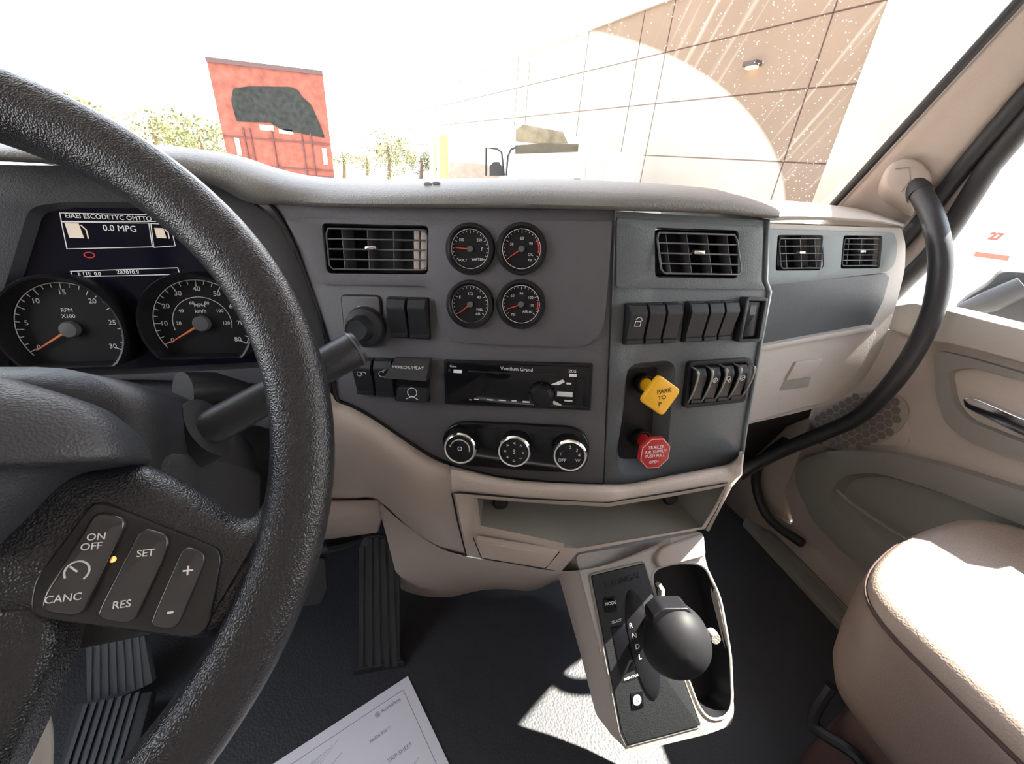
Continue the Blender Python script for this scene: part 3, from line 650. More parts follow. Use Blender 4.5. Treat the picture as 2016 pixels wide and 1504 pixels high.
t = thing('guarded_switch', FC, 'black switch under a wide hood with white lettering, left of the radio', 'switch', gB, at_uv=FC.uv(808, 750))
MB().slab(FC, fillet(FC.uvs([(778, 706), (846, 708), (848, 790), (780, 788)]), .003), 0, .006, .002).build('bezel', M['black'], t)
hu = FC.uvs([(775, 706), (845, 707), (846, 745), (770, 740)], .014)
g = MB(); (a, b, c, d) = [Z(p) for p in hu]
g.loft([[FC.P(*a, .004), FC.P(*b, .004), FC.P(*b, .010), FC.P(*a, .010)], [FC.P(*a.lerp(d, .3), .004), FC.P(*b.lerp(c, .3), .004), FC.P(*b.lerp(c, .3), .018), FC.P(*a.lerp(d, .3), .018)], [FC.P(*(a.lerp(d, .95)), .004), FC.P(*(b.lerp(c, .95)), .004), FC.P(*(c+Z((0, .001))), .030), FC.P(*(d+Z((-.003, .001))), .030)], [FC.P(*d, .006), FC.P(*c, .006), FC.P(*c, .028), FC.P(*(d+Z((-.003, 0))), .028)]])
g.build('hood', M['switch'], t, smooth=30)
tb_ = FC.uvs([(782, 762), (842, 763), (838, 794), (779, 791)], .016)
MB().slab(FC, fillet(tb_, .003), .004, .016, .002).build('paddle', M['switch'], t)
g = MB(); u, v = FC.uv(811, 776, .017); g.line(FC, [(u+.006*math.cos(x*.33), v+.002+.006*math.sin(x*.33)) for x in range(20)], .0008, .016).line(FC, [(u-.008, v-.007), (u, v-.003), (u+.007, v-.007)], .0008, .016)
g.build('icon', M['white'], t, smooth=0)
fh = Fr(FC.P(*FC.uv(806, 722, .021), .0252), FC.u, FC.v*.9-FC.n*-.9*.42)
MB().text(fh, 'MIRROR HEAT', 0, .0, .0062, .0002).build('lettering', M['white'], t, smooth=0)
Rq = lambda *p: FR.uvs(p, .003)
gC = 'bank of three rocker switches under the right vent, left bank'
rocker(FR, Rq((1232, 597), (1270, 596), (1264, 678), (1227, 679)), 'black rocker switch with a white tank symbol, left end of the upper banks', gC, icon=[('l', [(-.004, -.004), (-.004, .002), (.003, .002), (.003, -.004), (-.004, -.004)]), ('c', 0, .003, .004, 0, 9)], iconv=.45)
rocker(FR, Rq((1270, 596), (1305, 595), (1298, 677), (1264, 678)), 'blank black rocker switch, middle of the left bank of three', gC)
rocker(FR, Rq((1305, 595), (1339, 594), (1327, 676), (1298, 677)), 'blank black rocker switch, right end of the left bank of three', gC)
gD = 'bank of three rocker switches under the right vent, right bank'
rocker(FR, Rq((1352, 593), (1389, 593), (1378, 673), (1342, 674)), 'blank black rocker switch, left end of the right bank of three', gD)
rocker(FR, Rq((1389, 593), (1420, 592), (1406, 671), (1378, 673)), 'blank black rocker switch, middle of the right bank of three', gD)
rocker(FR, Rq((1420, 592), (1450, 591), (1434, 669), (1406, 671)), 'blank black rocker switch, right end of the right bank of three', gD)
t = thing('recessed_switch', FR, 'black switch in a raised surround at the upper right corner of the switch panel', 'switch', at_uv=FR.uv(1472, 626))
so = fillet(Rq((1460, 584), (1502, 585), (1488, 670), (1444, 672)), .004); si = offset_poly(so, .004)
MB().slab(FR, so, 0, .012, .002, holes=[si]).build('surround', M['switch'], t)
MB().slab(FR, fillet(Rq((1466, 592), (1496, 593), (1483, 662), (1452, 663)), .002), -.001, .008, .002).build('rocker', M['black'], t)
MB().slab(FR, rrect(*FR.uv(1482, 610, .008), .009, .012, .001), .008, .0086).build('icon', M['panelR'], t)
# quad of guarded toggles
t = thing('toggle_cluster', FR, 'black framed block of four guarded switches with thin ribs between them', 'switch panel', at_uv=FR.uv(1410, 755))
qo = fillet(FR.uvs([(1354, 712), (1478, 704), (1464, 790), (1344, 803)], .004), .006)
MB().slab(FR, qo, -.001, .007, .003, holes=[offset_poly(qo, .005)], seg=3).slab(FR, offset_poly(qo, .004), -.001, .002).build('frame', M['black'], t)
a, b, c, d = [Z(p) for p in FR.uvs([(1360, 722), (1474, 713), (1460, 786), (1352, 796)], .006)]
icons = [None, [('c', 0, 0, .003, 0, 19), ('l', [(0, -.003), (0, .004)])], [('c', -.001, .001, .0028, 0, 19), ('c', .002, -.003, .0018, 0, 19)], [('c', 0, 0, .0035, 0, 19), ('l', [(-.003, -.002), (.003, .002)])]]
gE = 'four guarded rocker switches'
for k in range(4):
    s0_, s1_ = .03+.24*k, .03+.24*k+.19
    quad = [tuple(a.lerp(b, s0_)), tuple(a.lerp(b, s1_)), tuple(d.lerp(c, s1_)), tuple(d.lerp(c, s0_))]
    o = rocker(FR, quad, ['guarded rocker switch without symbol, first from the left in the framed block', 'guarded rocker switch with a white round symbol, second from the left in the framed block', 'guarded rocker switch with two small rings, third from the left in the framed block', 'guarded rocker switch with a crossed ring, right end of the framed block'][k], gE, n0=.002, h=.013, icon=icons[k], bezel=False, iconv=.35)
for k in range(5):
    s_ = min(.99, .0+.24*k+.012); p0, p1 = a.lerp(b, s_), d.lerp(c, s_)
    path = [FR.P(*p0, .004), FR.P(*p0.lerp(p1, .04), .017), FR.P(*p0.lerp(p1, .14), .021), FR.P(*p0.lerp(p1, .5), .017), FR.P(*p0.lerp(p1, .9), .008), FR.P(*p1, .004)]
    MB().tube(catmull(path, 5), .0012, 8).build('guard_rib', M['satin'], t)

# ---- round dimmer knob
u, v = FC.uv(711, 622, .002)
t = thing('dimmer_knob', FC, 'large round black knob on a square plate, right of the wheel rim', 'knob', at_uv=(u, v))
plq = fillet(FC.uvs([(671, 582), (747, 584), (752, 668), (680, 668)], .003), .006)
MB().slab(FC, plq, -.001, .004, .0015).build('plate', M['panel'], t)
MB().slab(FC, offset_poly(plq, -.0016), -.001, .002, .0008).build('plate_gap', M['dark'], t)
u, v = FC.uv(712, 603, .004)
MB().line(FC, [(u-.005, v), (u+.005, v+.0003), (u+.006, v-.002), (u-.004, v-.0022)], .0008, .004).build('icon', M['white'], t, smooth=0)
u, v = FC.uv(716, 645, .01)
MB().lathe(FC, u, v, [(.0255, 0), (.026, .006), (.0235, .012), (.0165, .016), (.0145, .021), (.0142, .029), (.0128, .032), (.0122, .0308), (.001, .0304)], 40).build('knob', M['switch'], t)

# ---- radio
t = thing('car_radio', FC, 'black car stereo with disc slot and small round volume knob', 'radio', at_uv=FC.uv(1020, 757))
rq = FC.uvs([(873, 709), (1168, 717), (1163, 809), (876, 796)], .006)
MB().slab(FC, fillet(rq, .002), -.001, .006, .0015).build('frame', M['black'], t)
fq = FC.uvs([(879, 714), (1162, 722), (1157, 803), (882, 791)], .007)
MB().slab(FC, fillet(fq, .0015), .005, .0085, .001).build('faceplate', M['gloss'], t)
def ru(px, py): return FC.uv(px, py, .0085)
MB().line(FC, [ru(922, 731), ru(1098, 738)], .0016, .0085, .0003).build('disc_slot', M['dark'], t)
g = MB(); 
g.text(FC, 'Ventilum Grand', *ru(1017, 727), .0062, .0085).text(FC, 'Com', *ru(892, 721), .0042, .0085).text(FC, '205', *ru(1127, 731), .0052, .0085, sx=1.3)
for px_, py_2, w_, h_ in [(901, 731, .0105, .0042), (1128, 739, .009, .0038), (926, 787, .003, .0012), (938, 786, .006, .0012), (965, 787, .008, .0014), (989, 788, .009, .0014), (1012, 789, .006, .0016), (1036, 791, .009, .0020), (1112, 776, .019, .0060), (1119, 789, .010, .0020), (1120, 755, .006, .0022)]:
    g.slab(FC, rrect(*ru(px_, py_2), w_, h_, .0003), .0085, .0088)
g.slab(FC, [ru(1084, 757), ru(1108, 747), ru(1112, 752), ru(1100, 758)], .0085, .0088).slab(FC, [ru(1086, 786), ru(1106, 797), ru(1104, 799), ru(1090, 796)], .0085, .0088)
g.build('lettering', M['white'], t, smooth=0)
u, v = FC.uv(1066, 778, .012)
kn = MB().lathe(FC, u, v, [(.0155, .0075), (.0155, .012), (.0135, .018), (.011, .022), (.0095, .0225), (.001, .0215)], 36)
for k in range(16):
    a_ = 2*math.pi*k/16; kn.line(FC, [(u+.0143*math.cos(a_), v+.0143*math.sin(a_)), (u+.0157*math.cos(a_), v+.0157*math.sin(a_))], .0018, .009, .006)
kn.build('volume_knob', M['black'], t)
MB().slab(FC, fillet([ru(1134, 745), ru(1150, 746), ru(1147, 800), ru(1131, 799)], .001), .0085, .0105, .0006).build('side_button', M['black'], t)
for px_, py_2 in [(885, 729), (1153, 737)]: MB().lathe(FC, *ru(px_, py_2), [(.0022, .0086), (.0022, .0089), (.0003, .0089)], 14).build('screw_hole', M['dark'], t)

# ---- climate control
t = thing('climate_control', FC, 'black pill shaped heater control unit with three chrome ringed knobs', 'climate control', at_uv=FC.uv(1015, 880))
pill = FC.uvs([(869, 868), (880, 842), (905, 831), (1010, 835), (1128, 841), (1152, 855), (1162, 880), (1158, 910), (1140, 930), (1090, 930), (1010, 925), (905, 915), (880, 905)], .006)
MB().slab(FC, fillet(pill, .014), -.001, .007, .003, seg=3).build('housing', M['gloss'], t)
g = MB(); g.text(FC, 'A/C', *FC.uv(962, 850, .0072), .0075, .0072).text(FC, 'REC', *FC.uv(1068, 857, .0072), .005, .0072).build('lettering', M['white'], t, smooth=0)
for q_ in [(962, 858), (1068, 868)]:
    MB().slab(FC, fillet(FC.uvs([(q_[0]-25, q_[1]-15), (q_[0]+25, q_[1]-14), (q_[0]+14, q_[1]+25), (q_[0]-16, q_[1]+24)], .007), .003), .006, .0078, .0006).build('button', M['black'], t)
for i, (px_, py_2) in enumerate([(905, 884), (1012, 890), (1122, 898)]):
    u, v = FC.uv(px_, py_2, .024); r = .0207
    kb = MB().lathe(FC, u+.001*0, v, [(r+.001, .004), (r, .012), (r-.0005, .022), (r-.003, .0235)], 40).build('dial_knob', M['black'], t)
    MB().ring(FC, u, v, [(r, .020), (r+.0006, .0225), (r-.0008, .0245), (r-.0026, .0242), (r-.003, .0225)], 48).build('chrome_ring', M['chrome'], kb, label='chrome ring')
    g = MB()
    if i == 0:
        g.line(FC, [(u+.0125*math.cos(a_*.1), v+.0125*math.sin(a_*.1)) for a_ in range(-2, 27)], .0012, .0235); g.text(FC, '*', u-.0125, v+.002, .007, .0235); g.text(FC, 'O', u, v, .008, .0235)
    elif i == 1:
        for a_, tx in zip(range(0, 360, 45), 'v^<>=+o~'): g.text(FC, tx, u+.0115*math.cos(math.radians(a_)), v+.0115*math.sin(math.radians(a_)), .0065, .0235)
        g.text(FC, 'S', u, v, .008, .0235)
    else:
        for a_, tx in zip((215, 170, 140, 90, 45, 10, -30), ['OFF', '1', '.', '2', '3', '4', 'W']): g.text(FC, tx, u+.0115*math.cos(math.radians(a_)), v+.0115*math.sin(math.radians(a_)), .0058, .0235)
    g.build('knob_marking', M['white'], kb, smooth=0)

# ---- brake valve knobs
vb = offset_poly(valve, .012)
MB().slab(FR, vb, -.0225, -.0205).build('valve_plate', M['black'], dash)
def valveknob(px, py, qx, qy, label, kind):
    bu, bv = FR.uv(px, py, -.01); ku, kv = FR.uv(qx, qy, .024)
    t = thing('brake_valve_knob', FR, label, 'brake knob', 'air brake valve knobs', at_uv=(bu, bv))
    MB().lathe(FR, bu, bv, [(.0135, -.021), (.0135, -.012), (.012, -.009), (.0105, -.009), (.009, -.012), (.001, -.012)], 32).build('collar', M['black'], t)
    m_ = M['yellow'] if kind == 0 else M['red']
    loops = []
    for k in range(6):
        s_ = k/5; cu_, cv_ = bu+(ku-bu)*s_, bv+(kv-bv)*s_; r = .009-.001*math.sin(s_*3)
        loops.append([FR.P(cu_+r*math.cos(x*math.pi/12), cv_+r*math.sin(x*math.pi/12), -.014+.034*s_) for x in range(24)])
    MB().loft(loops).build('shaft', m_, t)
    if kind == 0: sh = fillet([(ku+.0275*math.cos(a_), kv+.0275*math.sin(a_)) for a_ in [math.radians(x+12) for x in (0, 90, 180, 270)]], .007)
    else: sh = fillet([(ku+.0225*math.cos(a_), kv+.0225*math.sin(a_)) for a_ in [math.radians(x*45+20) for x in range(8)]], .0015)
    MB().slab(FR, sh, .018, .0255, .0018, both=True, seg=3).build('handle', m_, t)
    g = MB()
    if kind == 0:
        g.text(FR, 'PARK', ku+.003, kv+.006, .0082, .0256, rot=.12).text(FR, 'TO', ku+.001, kv-.002, .0075, .0256, rot=.12).text(FR, 'P', ku-.001, kv-.0105, .0085, .0256, rot=.12); mm = M['ink']
    else:
        g.text(FR, 'TRAILER', ku, kv+.0085, .0062, .0256).text(FR, 'AIR SUPPLY', ku, kv+.0025, .0060, .0256).text(FR, 'PUSH PULL', ku, kv-.003, .0056, .0256).text(FR, 'OPEN', ku-.001, kv-.0115, .0052, .0256)
        g.line(FR, offset_poly(sh, .0015)+[offset_poly(sh, .0015)[0]], .0005, .0255, .0002); mm = M['white']
    g.build('lettering', mm, t, smooth=0)
valveknob(1272, 757, 1301, 779, 'yellow diamond shaped parking brake knob with dark lettering', 0)
valveknob(1266, 866, 1289, 892, 'red octagonal trailer air supply knob below the yellow one', 1)

# ================================================================== INSTRUMENT CLUSTER
clu = thing('instrument_cluster', FI, 'dark driver instrument cluster with display and two big dials behind the steering wheel', 'instrument cluster')
nS = -.013
MB().slab(FI, offset_poly(fillet(scr, .012), .004), nS-.002, nS+.001).build('screen', M['screen'], clu)
def iu(px, py, n=None): return FI.uv(px, py, nS+.001 if n is None else n)
g = MB(); n_ = nS+.001
def frame_line(px): g.line(FI, [iu(*p) for p in px]+[iu(*px[0])], .0008, n_, .0003)
frame_line([(118, 419), (310, 423), (345, 436), (121, 436)]); frame_line([(121, 437), (293, 439), (300, 486), (132, 490)]); frame_line([(297, 440), (336, 442), (345, 484), (303, 487)]); frame_line([(139, 534), (350, 527), (354, 540), (143, 545)])
g.text(FI, 'EIAEI ESCODETYC OMTTO', *iu(215, 428), .0070, n_, rot=.0).text(FI, '0.0 MPG', *iu(236, 450), .0095, n_).text(FI, 'E 1TE  0.0', *iu(176, 539), .0055, n_).text(FI, '203010.9', *iu(252, 536), .0062, n_)
g.build('display_lettering', M['whitelit'], clu, smooth=0)
for q_, s_ in (((150, 454), 1), ((318, 459), .7)):
    g = MB(); u, v = iu(*q_); g.slab(FI, [(u-.008*s_, v-.008*s_), (u+.006*s_, v-.008*s_), (u+.004*s_, v+.008*s_), (u-.009*s_, v+.008*s_)], n_, n_+.0004); g.line(FI, [(u+.006*s_, v+.006*s_), (u+.01*s_, v+.001), (u+.010*s_, v-.008*s_)], .0012, n_).build('pump_icon', M['amber'], clu, smooth=0)
u, v = iu(176, 502); MB().line(FI, [(u+.005*math.cos(x*.33), v+.003*math.sin(x*.33)) for x in range(19)], .001, n_).build('warning_icon', M['redm'], clu, label='red warning light')
def bigdial(px, py, name, label, nums, inner, na, r=.0575, txt=None):
    u, v = FI.uv(px, py, .012)
    def D(rr, n=56, cut=.70):
        return [(u+rr*math.cos(2*math.pi*k/n), v+max(rr*math.sin(2*math.pi*k/n), -r*cut*(rr/r)**.6)) for k in range(n)]
    loops = [[FI.P(a, b, n) for a, b in D(rr)] for rr, n in [(r*1.10, nS), (r*1.10, .012), (r*1.07, .016), (r*1.03, .015), (r*.97, .002), (r*.955, -.002), (r*.955, nS)]]
    hd = MB().grid(loops, closed_u=True, closed_v=True).build(name, M['black'], clu, smooth=50, label=label)
    MB().slab(FI, D(r*.965), -.006, -.003).build('dial_face', M['dial'], hd)
    g = MB(); n0 = -.003
    g.line(FI, [(u+r*.93*math.cos(math.radians(a)), v+r*.93*math.sin(math.radians(a))) for a in range(-30, 216, 5)], .0008, n0)
    for k in range(25):
        a = math.radians(210-240*k/24); L_ = .007 if k % 3 == 0 else .004
        g.line(FI, [(u+math.cos(a)*r*.92, v+math.sin(a)*r*.92), (u+math.cos(a)*(r*.92-L_), v+math.sin(a)*(r*.92-L_))], .0009, n0)
    for k, tx in enumerate(nums):
        a = math.radians(210-240*k/(len(nums)-1)); g.text(FI, tx, u+math.cos(a)*r*.74, v+math.sin(a)*r*.74, .0082, n0)
    for k, tx in enumerate(inner):
        a = math.radians(180-180*k/(len(inner)-1)); g.text(FI, tx, u+math.cos(a)*r*.46, v+math.sin(a)*r*.46, .0056, n0)
    if inner: g.line(FI, [(u+r*.57*math.cos(math.radians(a)), v+r*.57*math.sin(math.radians(a))) for a in range(-10, 196, 5)], .0006, n0)
    for j, tx in enumerate(txt): g.text(FI, tx, u, v+.022-j*.007, .0062, n0)
    g.build('dial_marking', M['white'], hd, smooth=0)
    a = math.radians(na); c_, s_ = math.cos(a), math.sin(a)
    MB().slab(FI, [(u-c_*.004-s_*.0016, v-s_*.004+c_*.0016), (u+c_*.044-s_*.0004, v+s_*.044+c_*.0004), (u+c_*.044+s_*.0004, v+s_*.044-c_*.0004), (u-c_*.004+s_*.0016, v-s_*.004-c_*.0016)], .0005, .002).build('needle', M['orange'], hd, label='orange needle')
    MB().lathe(FI, u, v, [(.0095, -.003), (.0095, .002), (.0085, .004), (.001, .0045)], 32).build('needle_hub', M['louvre'], hd)
bigdial(122, 652, 'speedometer', None, ['0', '5', '10', '15', '20', '25', '30'], [], 213, txt=('RPM', 'X100'))
bigdial(388, 640, 'tachometer', None, ['0', '10', '20', '30', '40', '50', '60', '70', '80'], ['20', '40', '60', '80', '100', '120'], 212, txt=('MPH', 'km/h'), r=.0565)

# ================================================================== STEERING
wheel = thing('steering_wheel', FW, 'black grained steering wheel with switch pod in the foreground left', 'steering wheel')
R_ = .2145; loops = []
for k in range(120):
    a = 2*math.pi*k/120; c_, s_ = math.cos(a), math.sin(a)
    loops.append([FW.P((R_+.0178*math.cos(b_))*c_, (R_+.0178*math.cos(b_))*s_, .0226*math.sin(b_) + .0018*math.sin(3*b_)) for b_ in [2*math.pi*j/24 for j in range(24)]])
MB().grid(loops, closed_u=True, closed_v=True).build('rim', M['wheel'], wheel, smooth=80)
W1 = lambda pts, n=0: FW.uvs(pts, n)
spk = W1([(60, 930), (180, 914), (262, 915), (335, 948), (420, 1000), (462, 1032), (495, 1028), (527, 985), (545, 930), (600, 930), (600, 1120), (500, 1190), (440, 1250), (398, 1264), (240, 1246), (60, 1216), (-60, 1216), (-160, 1100), (-80, 960)], .006)
loops = []
ctr = (sum(p[0] for p in spk)/len(spk), sum(p[1] for p in spk)/len(spk)); sm = fillet(spk, .012, 3)
for off, n in [(.004, -.022), (.0, -.016), (-.002, -.006), (0, .002), (.004, .007), (.009, .0095)]: loops.append([FW.P(a, b, n) for a, b in offset_poly(sm, off)])
MB().loft(loops).build('spoke', M['wheel'], wheel, smooth=60)
mir = [(-a, b) for a, b in spk][::-1]; loops = []
sm = fillet(mir, .012, 3)
for off, n in [(.004, -.022), (.0, -.016), (-.002, -.006), (0, .002), (.004, .007), (.009, .0095)]: loops.append([FW.P(a, b, n) for a, b in offset_poly(sm, off)])
MB().loft(loops).build('spoke', M['wheel'], wheel, smooth=60)
low = fillet([(-.11, -.06), (.108, -.06), (.112, -.085), (.100, -.125), (.085, -.165), (.08, -.205), (-.08, -.205), (-.085, -.165), (-.10, -.125), (-.112, -.085)], .015)
MB().slab(FW, low, -.02, .006, .008, seg=4).build('lower_spoke', M['wheel'], wheel, smooth=60)
pd = fillet(W1([(182, 990), (205, 988), (432, 1080), (438, 1100), (412, 1235), (385, 1256), (75, 1216), (60, 1195), (70, 1140)], .011), .004)
pod = MB().slab(FW, pd, .004, .0125, .002, seg=3).build('switch_pod', M['pod'], wheel, smooth=40)
btn = [([(188, 1003), (253, 1022), (160, 1216), (76, 1206), (84, 1170)], [('ON', 190, 1057, .0046), ('OFF', 180, 1076, .0046), ('CANC', 125, 1178, .0046)]),
       ([(278, 1036), (337, 1055), (322, 1100), (262, 1230), (190, 1218), (196, 1196)], [('SET', 287, 1089, .0046), ('RES', 240, 1190, .0046)]),
       ([(362, 1072), (403, 1088), (404, 1105), (348, 1240), (296, 1234), (300, 1215)], [('+', 370, 1125, .009), ('-', 336, 1202, .010)])]
for pts, tx in btn:
    b_ = MB().slab(FW, fillet(W1(pts, .016), .005), .011, .0165, .0022, seg=4).build('button', M['btn'], pod, smooth=50)
for i_, (pts, tx) in enumerate(btn):
    g = MB()
    for s_, px_, py_2, sz in tx: g.text(FW, s_, *FW.uv(px_, py_2, .0165), sz, .0166, rot=-.05)
    if i_ == 0:
        u, v = FW.uv(152, 1125, .0165); g.line(FW, [(u+.0045*math.cos(x*.3-.9), v+.0045*math.sin(x*.3-.9)) for x in range(16)], .0007, .0166).line(FW, [(u, v), (u-.0025, v+.0025)], .0007, .0166)
    g.build('button_lettering', M['white'], pod, smooth=0)
for q_ in [(222, 1101), (276, 1106)]: MB().lathe(FW, *FW.uv(*q_, .0125), [(.0015, .0125), (.0014, .0132), (.0002, .0134)], 12).build('indicator_light', mat('amber indicator', (1, .42, .12), .3, emit=1.2), pod, label='amber indicator light')
hpx = [(0, 738), (64, 757), (163, 787), (217, 825), (244, 858), (262, 905), (205, 917), (120, 928), (60, 985), (0, 1045), (-90, 1130)]
hr = W1(hpx, .02); hh = [p for p in hr if p[0] > .01]
hub = hh + [(-a, b) for a, b in hh[::-1]]
hs = fillet(hub, .012, 3); loops = []
for k, n in [(.97, -.02), (1.0, -.0), (1.0, .018), (.985, .026), (.95, .032), (.85, .041), (.65, .05), (.4, .055), (.1, .057)]: loops.append([FW.P(a, b, n) for a, b in scale_poly(hs, k, (0, .0))])
MB().loft(loops).build('hub_pad', M['hub'], wheel, smooth=50)
# column shroud
col = thing('steering_column', FW, 'black plastic steering column shroud below the instrument cluster', 'steering column', at_uv=(0, 0))
loops = []
for n, ku, v0, v1_, sh in [(-.035, .085, -.07, .05, 0), (-.045, .11, -.085, .064, 0), (-.075, .126, -.095, .064, 0), (-.13, .128, -.10, .070, 0), (-.19, .13, -.10, .072, 0), (-.26, .13, -.10, .07, 0), (-.40, .125, -.10, .065, 0)]:
    loops.append([FW.P(a, b, n) for a, b in rrect(0, (v0+v1_)/2, ku*2, v1_-v0, .045, 6)])
MB().loft(loops).build('upper_shroud', M['switch'], col, smooth=60)
loops = []
for n, ku, v0, v1_ in [(-.05, .105, -.10, .012), (-.075, .1285, -.105, .013), (-.13, .1305, -.11, .016), (-.26, .1325, -.115, .014), (-.40, .13, -.115, .012)]:
    loops.append([FW.P(a, b, n) for a, b in rrect(0, (v0+v1_)/2, ku*2, v1_-v0, .012, 4)])
MB().loft(loops).build('lower_shroud', M['blackm'], col, smooth=60)
sb = FW.P(*FW.uv(402, 850, -.12), -.12)
MB().tube([sb+Z((-.04, 0, -.02)), sb+Z((.004, .003, .002))], .026, 24).build('stalk_socket', M['dark'], col)
# stalk
tip = at(706, 683, y=.39)
lev = thing('turn_signal_lever', sb, 'thick black turn signal stalk passing behind the wheel rim', 'lever')
dirv = (tip-sb).normalized()
MB().tube([sb-dirv*.02, sb+dirv*.01, sb.lerp(tip, .4), sb.lerp(tip, .62), sb.lerp(tip, .66)], [.0135, .0145, .0145, .0145, .0135], 24).build('stalk', M['switch'], lev)
MB().tube([sb.lerp(tip, .66), sb.lerp(tip, .68), sb.lerp(tip, .97), tip], [.0125, .0155, .017, .0155], 24).build('end_cap', M['switch'], lev)
MB().tube([sb.lerp(tip, .962), sb.lerp(tip, .975)], .0174, 24).build('band', M['louvre'], lev)
# second short stalk behind (dark)
MB().tube([at(360, 770, y=.44), at(420, 765, y=.46), at(480, 772, y=.48)], [.02, .018, .012], 16).build('wiper_lever', M['black'], None, label='short black lever above the turn signal stalk')
bpy.data.objects['wiper_lever']['category'] = 'lever'

# ================================================================== SHIFTER CONSOLE
con = thing('shift_console', FK, 'taupe floor console with black gear indicator plate and oval tray', 'console')
K = lambda pts, n=0: FK.uvs(pts, n)
ko = K([(1132, 1092), (1260, 1072), (1384, 1046), (1388, 1100), (1416, 1190), (1436, 1290), (1446, 1400), (1440, 1428), (1395, 1445), (1300, 1468), (1238, 1486), (1228, 1470), (1200, 1350), (1160, 1195)])
tray = fillet(K([(1282, 1125), (1330, 1110), (1385, 1112), (1416, 1180), (1436, 1290), (1440, 1390), (1425, 1412), (1398, 1414), (1378, 1392), (1355, 1330), (1310, 1240)]), .02)
bmk = MB().slab(FK, fillet(ko, .012), -.02, 0, .006, holes=[tray], seg=3)
bmk.build('console_top', M['beigeL'], con, smooth=40)
MB().pocket(FK, tray, -.0005, .035, .008, 5).build('tray', M['black'], con, smooth=50)
MB().grid([[FK.P(a, b, 0) for a, b in tray+[tray[0]]], [FK.P(a, b, .002) for a, b in offset_poly(tray, -.003)+[offset_poly(tray, -.003)[0]]], [FK.P(a, b, 0) for a, b in offset_poly(tray, -.0055)+[offset_poly(tray, -.0055)[0]]]]).build('tray_lip', M['beigeL'], con, smooth=80)
# body down to the floor
ob = fillet(ko, .012); topl = [FK.P(a, b, -.006) for a, b in offset_poly(ob, .001)]
s_d = FK.u*.035 - FK.n*.10
pb_ = [FK.P(a, b, 0) for a, b in offset_poly(ob, .006)]
def sh_(p, k): return FK.u*(-k*max(0, 1-(p-FK.o).dot(FK.u)/.14))
loops = [topl, [p - FK.n*.03 + sh_(p, .012) for p in topl], [p - FK.n*.075 + sh_(p, .018) for p in topl], [p - FK.n*.09 + sh_(p, .016) for p in pb_]]
MB().loft(loops, caps=False).grid([loops[-1], [sum(loops[-1], Z((0, 0, 0)))/len(loops[-1])]*len(loops[-1])], closed_u=True).build('console_body', M['beige'], con, smooth=60)
# raised tray wall at upper right
MB().slab(FK, fillet(K([(1288, 1098), (1300, 1078), (1384, 1050), (1388, 1095), (1340, 1108), (1296, 1118)], .004), .008), -.001, .008, .004, seg=3).build('tray_back', M['beige'], con)
pq = K([(1165, 1134), (1266, 1110), (1300, 1215), (1378, 1428), (1236, 1466), (1224, 1440)], .003)
plate = MB().slab(FK, fillet(pq, .003), -.001, .004, .0015).build('indicator_plate', M['blackm'], con)
MB().line(FK, [*offset_poly(fillet(pq, .003), -.003), offset_poly(fillet(pq, .003), -.003)[0]], .002, .0, .002).build('plate_gasket', M['greyd'], con)
el = [FK.uv(1265+ (46*math.cos(a)*.55) + 62*math.sin(a)*.36, 1268+ 108*math.sin(a), .004) for a in [2*math.pi*k/36 for k in range(36)]]
MB().slab(FK, el, .003, .006, .001).build('sweep_cover', M['black'], plate)
for q_, w_, h_ in [((1201, 1190), .022, .024), ((1254, 1378), .022, .026)]:
    u, v = FK.uv(*q_, .004); MB().slab(FK, rrect(u, v, w_, h_, .003), .003, .0055, .0012).build('push_button', M['gloss'], plate)
u, v = FK.uv(1254, 1378, .0056); MB().lathe(FK, u, v, [(.0072, .0054), (.0072, .0062), (.001, .0063)], 24, 1.1).build('button_disc', M['white'], plate, label='white round button symbol')
dq = K([(1203, 1235), (1230, 1230), (1252, 1318), (1222, 1330)], .005)
MB().slab(FK, fillet(dq, .002), .003, .0052, .0008).build('display_window', M['gloss'], plate)
g = MB(); rt = math.radians(0)
def kt(s_, px_, py_2, sz, rot=0): g.text(FK, s_, *FK.uv(px_, py_2, .0045), sz, .0062, rot=rot)
g.text(FK, 'S ALINGAL', *FK.uv(1225, 1142, .004), .014, .004, rot=.1)
g.build('emblem_lettering', M['black'], plate, smooth=0)
g = MB(); kt('MODE', 1201, 1187, .007); kt('SELECT', 1213, 1222, .0055, .08); kt('R', 1241, 1231, .011); kt('N', 1248, 1251, .011); kt('D', 1254, 1272, .011); kt('L', 1259, 1292, .011); kt('MONITOR', 1242, 1332, .0055, .08)
g.build('gear_lettering', M['white'], plate, smooth=0)
g = MB(); kt('S', 1254, 1378, .01); g.build('disc_symbol', M['ink'], plate, smooth=0)
MB().line(FK, [FK.uv(*p, .004) for p in [(1296, 1150), (1302, 1160), (1300, 1190)]], .006, .0, .01).build('tray_clip', M['beigeL'], con)
